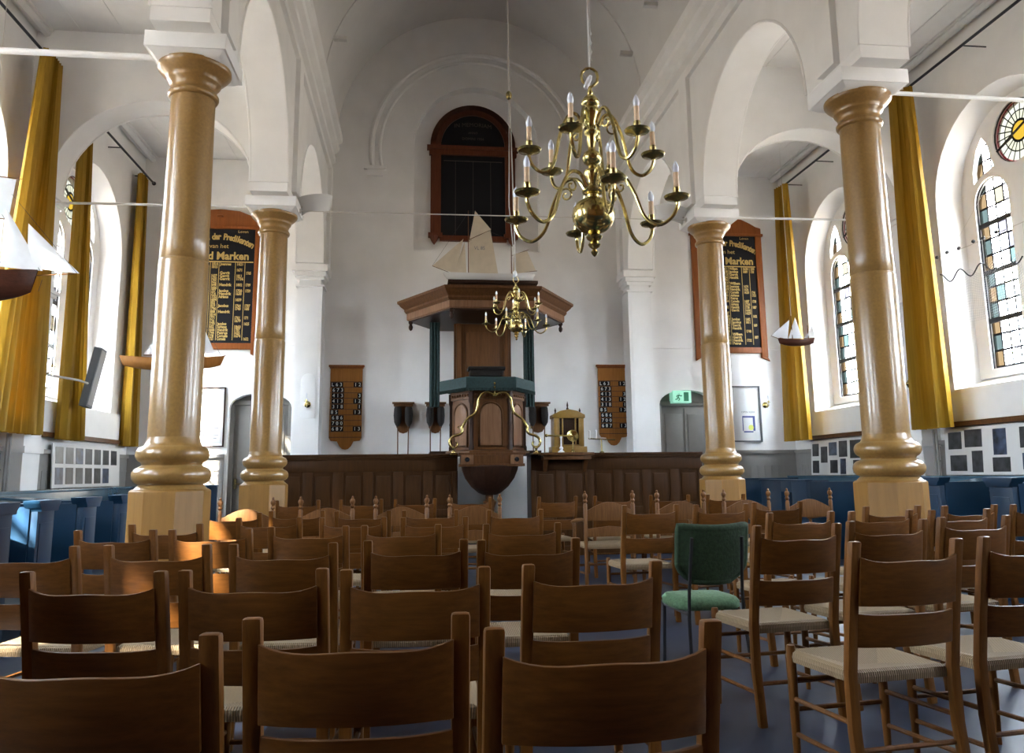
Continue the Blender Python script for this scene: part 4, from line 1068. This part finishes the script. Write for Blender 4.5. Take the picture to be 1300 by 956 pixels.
# gilt display case on the right screen, with candle arm and brass lectern
t = thing('display_case', 'gilt wooden case with dark glass front and three finials on the right screen', 'display case', (2.30, 12.05, 1.5))
m = MB(); cx = 2.29; Yc = 12.02
m.b2(cx-.27, cx+.27, Yc-.02, Yc+.30, 1.51, 1.60); m.b2(cx-.23, cx-.17, Yc, Yc+.28, 1.6, 2.06); m.b2(cx+.17, cx+.23, Yc, Yc+.28, 1.6, 2.06)
m.b2(cx-.23, cx+.23, Yc+.25, Yc+.28, 1.6, 2.08); m.b2(cx-.2, cx+.2, Yc+.01, Yc+.04, 1.58, 1.63)
m.prism([(cx-.25, 2.03), (cx+.25, 2.03), (cx+.25, 2.08), (cx+.13, 2.14), (cx, 2.165), (cx-.13, 2.14), (cx-.25, 2.08)], lambda u, v, w: (u, Yc+w, v), -.01, .29)
for q in (-.16, -.1, .1, .16): m.b2(cx+q-.012, cx+q+.012, Yc-.005, Yc+.02, 1.62, 2.04)
m.build('cabinet', M['case'], t, bevel=.008)
m = MB(); m.b2(cx-.17, cx+.17, Yc+.06, Yc+.07, 1.6, 2.04); m.build('dark_panel', M['oakdark'], t, smooth=False)
for q, h in ((-.19, .11), (0, .13), (.19, .11)):
    m = MB(); zb = 2.08 if q else 2.16; m.lathe([(.016, zb-.01), (.02, zb+.02), (.010, zb+.04), (.016, zb+.07), (.003, zb+h)], (cx+q, Yc+.1, 0), 10); m.build('finial', M['oakdark'], t)
t = thing('brass_dish', 'shiny brass dish in front of the gilt case', 'dish', (2.32, 11.9, 1.51))
m = MB(); m.lathe([(.035, 1.507), (.035, 1.53), (.012, 1.55), (.012, 1.68)], (2.32, 11.90, 0), 16); m.build('foot', M['brass'], t)
m = MB(); m.lathe([(.01, 0), (.05, .005), (.085, .02), (.09, .03), (.083, .03), (.05, .012), (.01, .006)], (0, 0, 0), 24, T=Matrix.Translation((2.32, 11.93, 1.75)) @ Matrix.Rotation(R(78), 4, 'X')); m.build('bowl', M['brass'], t)
t = thing('brass_lectern_arm', 'brass crossbar on a turned silver post before the gilt case', 'stand', (2.12, 11.75, 1.5))
m = MB(); m.lathe([(.05, 1.507), (.05, 1.52), (.02, 1.54), (.032, 1.57), (.012, 1.60), (.012, 1.70), (.022, 1.74)], (2.12, 11.78, 0), 14); m.build('post', M['bulb'], t)
m = MB(); m.tube([(1.90, 11.78, 1.755), (2.30, 11.78, 1.745)], .014, 10); m.sphere((1.90, 11.78, 1.755), .024); m.build('crossbar', M['brass'], t)
m = MB(); m.b2(1.80, 2.60, 11.70, 11.965, 1.46, 1.505); m.b2(1.84, 2.56, 11.74, 11.965, 1.40, 1.46)
for q in (1.90, 2.5): m.prism([(11.965, 1.40), (11.80, 1.40), (11.90, 1.30), (11.965, 1.22)], lambda u, v, w: (q+w, u, v), -.03, .03)
tag(m.build('desk_shelf', M['oak'], None, (2.2, 11.85, 1.4), bevel=.008), 'carved wooden shelf on the right screen under the gilt case', 'shelf')
t = thing('candle_bracket', 'small double candle holder with white candles beside the gilt case', 'candle holder', (2.75, 12.05, 1.5))
m = MB(); m.tube([(2.60, 12.1, 1.72), (3.02, 12.1, 1.70)], .010, 8); m.tube([(2.80, 12.1, 1.71), (2.80, 12.07, 1.505)], .010, 8); m.lathe([(.04, 1.505), (.03, 1.52), (.01, 1.53)], (2.80, 12.07, 0), 12); m.build('arm', M['brassd'], t)
for x in (2.62, 2.72):
    m = MB(); m.lathe([(.014, 1.72), (.014, 1.84), (.004, 1.85)], (x, 12.1, 0), 10); m.build('candle', M['paper'], t)

# sconces
def sconce(label, x, y, z, s=None):
    """s None: on a surface facing -Y; else on a side wall, s = into the room"""
    t = thing('wall_sconce', label, 'sconce', (x, y, z), 'small brass wall sconces')
    d = Vector((0, -1, 0)) if s is None else Vector((s, 0, 0)); P = Vector((x, y, z))
    m = MB(); rot = Matrix.Translation(P) @ (Matrix.Rotation(R(90), 4, 'X') if s is None else Matrix.Rotation(R(90*s), 4, 'Y'))
    m.lathe([(.055, 0), (.055, .008), (.035, .02), (.02, .04), (.012, .05)], (0, 0, 0), 16, T=rot); m.build('back_plate', M['brass'], t)
    m = MB(); m.tube([tuple(P+d*.03), tuple(P+d*.09+Vector((0, 0, -.05))), tuple(P+d*.15+Vector((0, 0, -.02))), tuple(P+d*.15+Vector((0, 0, .03)))], .007, 8)
    q = P+d*.15+Vector((0, 0, .03)); m.lathe([(.008, 0), (.035, .008), (.03, .014), (.015, .014), (.015, .04)], tuple(q), 12); m.build('arm', M['brass'], t)
    m = MB(); m.lathe([(.010, .03), (.010, .10), (.015, .115), (.003, .15)], tuple(q), 10); m.build('candle', M['bulb'], t)
sconce('brass wall sconce on the white pilaster left of the pulpit', CL+.02, YB-.43, 2.38)
sconce('brass wall sconce on the back wall left of the exit doorway', 4.13, YB-.005, 2.42)
sconce('brass wall sconce right of the framed poster', 6.36, YB-.005, 2.40)
sconce('brass wall sconce on right wall pilaster beside the big curtain', XR-.27, 10.12, 2.35, -1)
m = MB(); m.prism(arch(CL+.02, .12, 2.15, 2.78, 12), lambda u, v, w: (u, YB-.42-w, v), .0, .012)
tag(m.build('back_panel', M['trimwhite'], None, (CL, YB-.43, 2.5), bevel=.003), 'round topped white panel behind the sconce on the left pilaster', 'panel')
# exit sign
t = thing('exit_sign', 'green lit emergency exit sign with running figure above right door', 'sign', (4.80, YB-.02, 2.5))
m = MB(); m.b2(4.60, 4.94, YB-.06, YB+.16, 2.44, 2.66); m.build('box', M['exit'], t, bevel=.004)
m = MB(); F = lambda u, v, w: (4.77+u, YB-.062-w, 2.55+v)
m.prism([(.03, -.08), (.12, -.08), (.12, .08), (.03, .08)], F, 0, .003)       # doorway
m.tube([F(-.06, .055, .002), F(-.06, .058, .002)], .018, 8)                     # head
for a in ([(-.055, .035), (-.075, -.01)], [(-.075, -.01), (-.05, -.04), (-.07, -.075)], [(-.075, -.01), (-.10, -.045), (-.13, -.05)], [(-.055, .03), (-.02, .01), (-.005, .025)], [(-.06, .03), (-.095, .02), (-.10, -.01)]):
    m.tube([F(u, v, .002) for u, v in a], .009, 6)
m.build('running_figure', M['exitw'], t)

# notice board and poster
t = thing('notice_board', 'white notice board with pinned sheets on back wall beside left door', 'notice board', (-3.52, YB, 1.7))
x0, x1, z0, z1 = -3.80, -3.24, 1.70, 2.71
m = MB()
for a, b, c, d in ((x0, x1, z1-.02, z1), (x0, x1, z0, z0+.02), (x0, x0+.02, z0, z1), (x1-.02, x1, z0, z1)): m.b2(a, b, YB-.035, YB-.002, c, d)
m.build('frame', M['oakdark'], t)
m = MB(); m.b2(x0+.01, x1-.01, YB-.02, YB-.004, z0+.01, z1-.01); m.build('board', M['white'], t, smooth=False)
for a, b, c, d in ((-3.76, -3.56, 2.46, 2.66), (-3.50, -3.27, 2.44, 2.66), (-3.72, -3.45, 2.10, 2.40), (-3.42, -3.28, 2.12, 2.40), (-3.74, -3.30, 1.78, 2.06)):
    m = MB(); m.b2(a, b, YB-.025, YB-.021, c, d); sh = m.build('paper_sheet', M['paper'], t, smooth=False)
    m = MB()
    for q in range(4): m.b2(a+.03, b-.03-.03*(q % 2), YB-.0265, YB-.025, d-.05-q*(d-c)*.2, d-.042-q*(d-c)*.2)
    m.build('printed_lines', M['ink'], sh, smooth=False)
t = thing('poster_frame', 'framed white poster with small blue and yellow picture on back wall', 'poster', (6.02, YB, 1.75))
x0, x1, z0, z1 = 5.66, 6.26, 1.73, 2.75
m = MB()
for a, b, c, d in ((x0, x1, z1-.025, z1), (x0, x1, z0, z0+.025), (x0, x0+.025, z0, z1), (x1-.025, x1, z0, z1)): m.b2(a, b, YB-.04, YB-.002, c, d)
m.build('frame', M['panelgrey'], t, bevel=.003)
m = MB(); m.b2(x0+.02, x1-.02, YB-.015, YB-.004, z0+.02, z1-.02); m.build('poster', M['white'], t, smooth=False)
m = MB(); m.b2(5.90, 6.14, YB-.018, YB-.015, 2.17, 2.20); m.b2(5.90, 5.915, YB-.018, YB-.015, 1.93, 2.17); m.b2(6.10, 6.14, YB-.018, YB-.015, 1.93, 2.17); m.b2(5.92, 6.1, YB-.018, YB-.015, 1.90, 1.925)
m.build('blue_print', M['bluep'], t, smooth=False)
m = MB(); m.prism(circ(6.06, 1.99, .05, 14), lambda u, v, w: (u, YB-.015-w, v), 0, .003); m.build('yellow_print', M['yellow'], t, smooth=False)
m = MB(); m.text('OPEN KERK', .05, lambda u, v, w: (6.02+u, YB-.016-w, 2.27+v)); m.build('caption', M['ink'], t, smooth=False)

# photo boards on the side walls
def photoboard(label, X, s, y0, y1, z0, z1, photos):
    t = thing('photo_board', label, 'photo board', (X, (y0+y1)/2, z0), 'white boards with photographs')
    f = lambda u, v, w: (X+s*(w+.03*(1-v)), y0+(y1-y0)*u, z0+(z1-z0)*v)
    m = MB(); m.prism([(0, 0), (1, 0), (1, 1), (0, 1)], f, 0, .014); m.build('board', M['white'], t, smooth=False)
    for i, (a, b, c, d) in enumerate(photos):
        m = MB(); m.prism([(a, c), (b, c), (b, d), (a, d)], f, .014, .017); m.build('photograph', M['photob' if i % 5 == 2 else 'photo'], t, smooth=False)
ph = [(.035+.135*k, .035+.135*k+.10, .55, .93) for k in range(7)]+[(.035+.135*k, .035+.135*k+.10, .08, .46) for k in range(6)]
photoboard('white board with two rows of photographs leaning on the left wall', XL+.07, 1, 11.15, 13.55, 1.08, 1.66, ph)
ph = [(1-.03-.105, 1-.03, .55, .92), (1-.16-.13, 1-.16, .58, .95), (1-.37-.09, 1-.37, .40, .93), (1-.55-.22, 1-.55, .52, .93), (1-.04-.13, 1-.04, .08, .42), (1-.21-.08, 1-.21, .05, .50), (1-.36-.12, 1-.36, .06, .35), (1-.56-.2, 1-.56, .1, .42), (.04, .18, .5, .9), (.03, .2, .08, .4)]
photoboard('white photograph board on right wall under the nearest window', XR-.07, -1, 7.35, 9.75, 1.13, 1.71, ph)
ph = [(1-.03-.13, 1-.03, .55, .92), (1-.2-.13, 1-.2, .35, .82), (1-.36-.15, 1-.36, .55, .93), (1-.55-.15, 1-.55, .50, .95), (1-.75-.2, 1-.75, .45, .95), (1-.03-.13, 1-.03, .05, .42), (1-.38-.14, 1-.38, .05, .42), (1-.57-.1, 1-.57, .02, .45), (.03, .2, .05, .4)]
photoboard('white photograph board in the far right corner beside the curtain', XR-.07, -1, 11.65, 13.35, 1.13, 1.70, ph)

# items by the left wall pilaster: loudspeaker, swing arm lamp, small posters
t = thing('column_loudspeaker', 'tilted grey column loudspeaker on left wall in front of the curtain', 'loudspeaker', (-4.38, 11.0, 2.3))
T_ = Matrix.Translation((-4.28, 11.15, 2.52)) @ Matrix.Rotation(R(-6), 4, 'X') @ Matrix.Rotation(R(8), 4, 'Y')
m = MB(); m.box((0, 0, 0), (.10, .20, .80), T_); m.build('cabinet', M['panelgrey'], t, bevel=.008)
m = MB(); m.box((.052, 0, 0), (.006, .16, .74), T_); m.build('grille', M['grey'], t)
m = MB(); m.tube([(-4.53, 10.25, 2.46), (-4.30, 10.75, 2.44), (-4.30, 11.1, 2.43)], .014, 8); m.build('bracket', M['rope'], t)
sconce('white candle arm sconce on the left wall pilaster', -4.53, 10.17, 2.50, 1)
t = thing('small_poster', 'small dark picture sheet low on left wall pilaster', 'poster', (-4.52, 10.1, 1.8))
m = MB(); m.b2(-4.53, -4.522, 10.0, 10.3, 1.72, 2.14); m.build('sheet', M['paper'], t, smooth=False)
m = MB(); m.b2(-4.522, -4.519, 10.03, 10.27, 1.86, 2.10); m.b2(-4.522, -4.519, 10.03, 10.27, 1.75, 1.83); m.build('picture', M['photob'], t, smooth=False)

# ------------------------------------------------------------------ blue side pews
def pew(label, X, s, y, wall, z=1.03):
    """end panel faces the nave; s = direction to the wall"""
    t = thing('side_pew', label, 'pew', (X, y, 0), 'blue side pews')
    m = MB(); m.b2(X, X+s*.06, y-.15, y+.15, 0, z-.05); m.b2(X-s*.008, X, y-.11, y+.11, .15, z-.18); m.build('end_panel', M['blue'], t, bevel=.006)
    m = MB(); pr = [(-.15, z-.09), (-.16, z-.06), (-.19, z-.03), (-.20, z), (.20, z), (.19, z-.03), (.16, z-.06), (.15, z-.09)]
    m.prism(pr, lambda u, v, w: (X+s*w, y+u, v), -.03, .10); m.build('cap', M['blue'], t, bevel=.006)
    xw = wall-s*.46
    m = MB(); m.b2(X+s*.06, xw, y-.16, y-.12, .40, z-.05); m.build('backrest', M['blue'], t)
    m = MB(); m.b2(X+s*.06, xw, y-.12, y+.26, .42, .45); m.build('seat', M['blue'], t)
    m = MB(); n = 12                     # curved sloping book rest running back from the end panel
    rim = [(X+s*.04, y+.15)]+[(X+s*(.04+(abs(xw-X)-.06)*(1-math.cos(PI/2*k/n))), y+.16+.36*math.sin(PI/2*k/n)) for k in range(n+1)]+[(xw, y+.15)]
    def zz(x): return z-.14+.13*abs(x-X)/abs(xw-X)
    vs = [(a, b, zz(a)) for a, b in rim]+[(a, b, zz(a)-.025) for a, b in rim]; q = len(rim)
    m.add(vs, [tuple(range(q)), tuple(range(2*q-1, q-1, -1))]+[(i, (i+1) % q, (i+1) % q+q, i+q) for i in range(q)]); m.build('book_rest', M['ledge'], t)
    return t
def ledge(label, wall, s, y0, y1, z):
    m = MB(); m.b2(wall-s*.04, wall-s*.44, y0, y1, z-.03, z); m.b2(wall-s*.40, wall-s*.43, y0, y1, 0, z-.03)
    t = tag(m.build('pew_ledge', M['ledge'], None, (wall, y0, 0), bevel=.004, smooth=True), label, 'ledge', 'blue ledges behind the side pews'); return t
ledge('long blue ledge along the left wall behind the blue pews', XL, -1, 3.0, 13.3, 1.07)
ledge('long blue ledge along the right wall below the photograph boards', XR, 1, 4.2, 13.6, 1.12)
for i, y in enumerate((6.37, 7.08, 7.98, 8.87)):
    pew('blue side pew at the left wall, %s from the left edge' % ORD[i], -3.0, -1, y, XL, 1.03)
for i, y in enumerate((7.03, 8.07)):
    pew('blue side pew at the right wall, %s' % ('nearest the right edge' if i == 0 else 'just right of the nearest right column'), 5.42, 1, y, XR, 1.12)
for x0, x1, lb, zt in ((5.0, XR-.45, 'blue bench with low back in front of back wall, right aisle', 1.06), (-4.3, -3.1, 'dark blue bench back below the notice board, left aisle', 1.05)):
    t = thing('wall_bench', lb, 'bench', ((x0+x1)/2, 13.4, 0))
    m = MB(); m.b2(x0, x1, 13.20, 13.25, 0, zt); m.b2(x0, x1, 13.17, 13.29, zt, zt+.03); m.build('backrest', M['blue'], t, bevel=.004)
    m = MB(); m.b2(x0, x1, 13.25, 13.62, .42, .45); m.build('seat', M['blue'], t)
    for x in (x0, x1-.04):
        m = MB(); m.b2(x, x+.04, 13.25, 13.62, 0, .42); m.build('end_panel', M['blue'], t)
t = thing('end_pew', 'tall blue box pew with square opening behind the nearest right column', 'pew', (5.7, 11.4, 0))
m = MB(); m.b2(5.35, 5.40, 10.7, 11.15, 0, 1.05); m.b2(5.35, 5.40, 11.15, 11.5, .9, 1.05); m.b2(5.35, 5.40, 11.5, 12.2, 0, 1.05); m.b2(5.33, 5.43, 10.68, 12.22, 1.05, 1.08); m.build('front_panel', M['blue'], t, bevel=.004)
for q in (12.15, 10.7):
    m = MB(); m.b2(5.40, 6.45, q, q+.05, 0, 1.05); m.build('side_panel', M['blue'], t, bevel=.004)

# ------------------------------------------------------------------ light
w = bpy.data.worlds.new('world'); sc.world = w; w.use_nodes = True
bg = w.node_tree.nodes['Background']; bg.inputs['Color'].default_value = (.88, .94, 1.0, 1); bg.inputs['Strength'].default_value = 19.0
_nt = w.node_tree; _tc = _nt.nodes.new('ShaderNodeTexCoord'); _sp = _nt.nodes.new('ShaderNodeSeparateXYZ'); _cr = _nt.nodes.new('ShaderNodeValToRGB')
_nt.links.new(_tc.outputs['Generated'], _sp.inputs[0]); _mr = math_(_nt, 'MULTIPLY_ADD', _sp.outputs['Z'], .5, .5); _nt.links.new(_mr, _cr.inputs['Fac'])
_e = _cr.color_ramp.elements; _e[0].position = .49; _e[0].color = (.30, .26, .21, 1); _e[1].position = .53; _e[1].color = (.82, .91, 1, 1)   # dark ground, bright overcast sky
_nt.links.new(_cr.outputs['Color'], bg.inputs['Color'])
L = bpy.data.lights.new('sun', 'SUN'); L.energy = 22; L.angle = R(1.2); L.color = (1, .93, .80)
o = bpy.data.objects.new('sun', L); COL.objects.link(o); o.rotation_euler = Vector((1, .916, -1.12)).to_track_quat('-Z', 'Y').to_euler(); o.location = (-12, 0, 14)
for X, s in ((XL, -1), (XR, 1)):
    for y in WY:
        L = bpy.data.lights.new('window_portal', 'AREA'); L.shape = 'RECTANGLE'; L.size = 3.4; L.size_y = 2.1; L.cycles.is_portal = True
        o = bpy.data.objects.new('window_portal', L); COL.objects.link(o); o.location = (X+s*.52, y, 4.05)
        o.rotation_euler = (0, R(90)*(1 if s > 0 else -1), 0)
# ------------------------------------------------------------------ camera
f_px = 1017.0
Rm = Matrix(((.9930, .0094, .1180), (-.1172, .1645, .9794), (-.0102, -.9863, .1644)))
import mathutils
def cam_basis():
    cx, cy = 650., 433.
    Y = Vector((529-cx, 603-cy, f_px)).normalized(); Z = Vector((584-cx, -5700-cy, f_px)); Z = (Z-Y*Z.dot(Y)).normalized()
    X = Y.cross(Z)
    if X.x < 0: X = -X
    return Matrix((X, Y, Z))
B = cam_basis()
rgt = B @ Vector((1, 0, 0)); up = B @ Vector((0, -1, 0)); bk = B @ Vector((0, 0, -1))
cam = bpy.data.cameras.new('camera'); co = bpy.data.objects.new('camera', cam); COL.objects.link(co)
Mx = Matrix.Identity(4)
for i in range(3): Mx[i][0] = rgt[i]; Mx[i][1] = up[i]; Mx[i][2] = bk[i]
Mx.translation = Vector((0, 0, 1.2)); co.matrix_world = Mx
cam.sensor_width = 36; cam.sensor_fit = 'HORIZONTAL'; cam.lens = f_px/1300*36; cam.shift_x = 0; cam.shift_y = -45/1300
cam.clip_start = .05; cam.clip_end = 200
sc.camera = co
vs = sc.view_settings; vs.view_transform = 'Standard'; vs.look = 'None'; vs.gamma = 1; vs.use_curve_mapping = False; vs.exposure = 2.75
cy_ = sc.cycles; cy_.use_denoising = True; cy_.max_bounces = 10; cy_.diffuse_bounces = 5; cy_.glossy_bounces = 4; cy_.transparent_max_bounces = 12; cy_.caustics_reflective = False; cy_.caustics_refractive = False
cy_.sample_clamp_indirect = 6
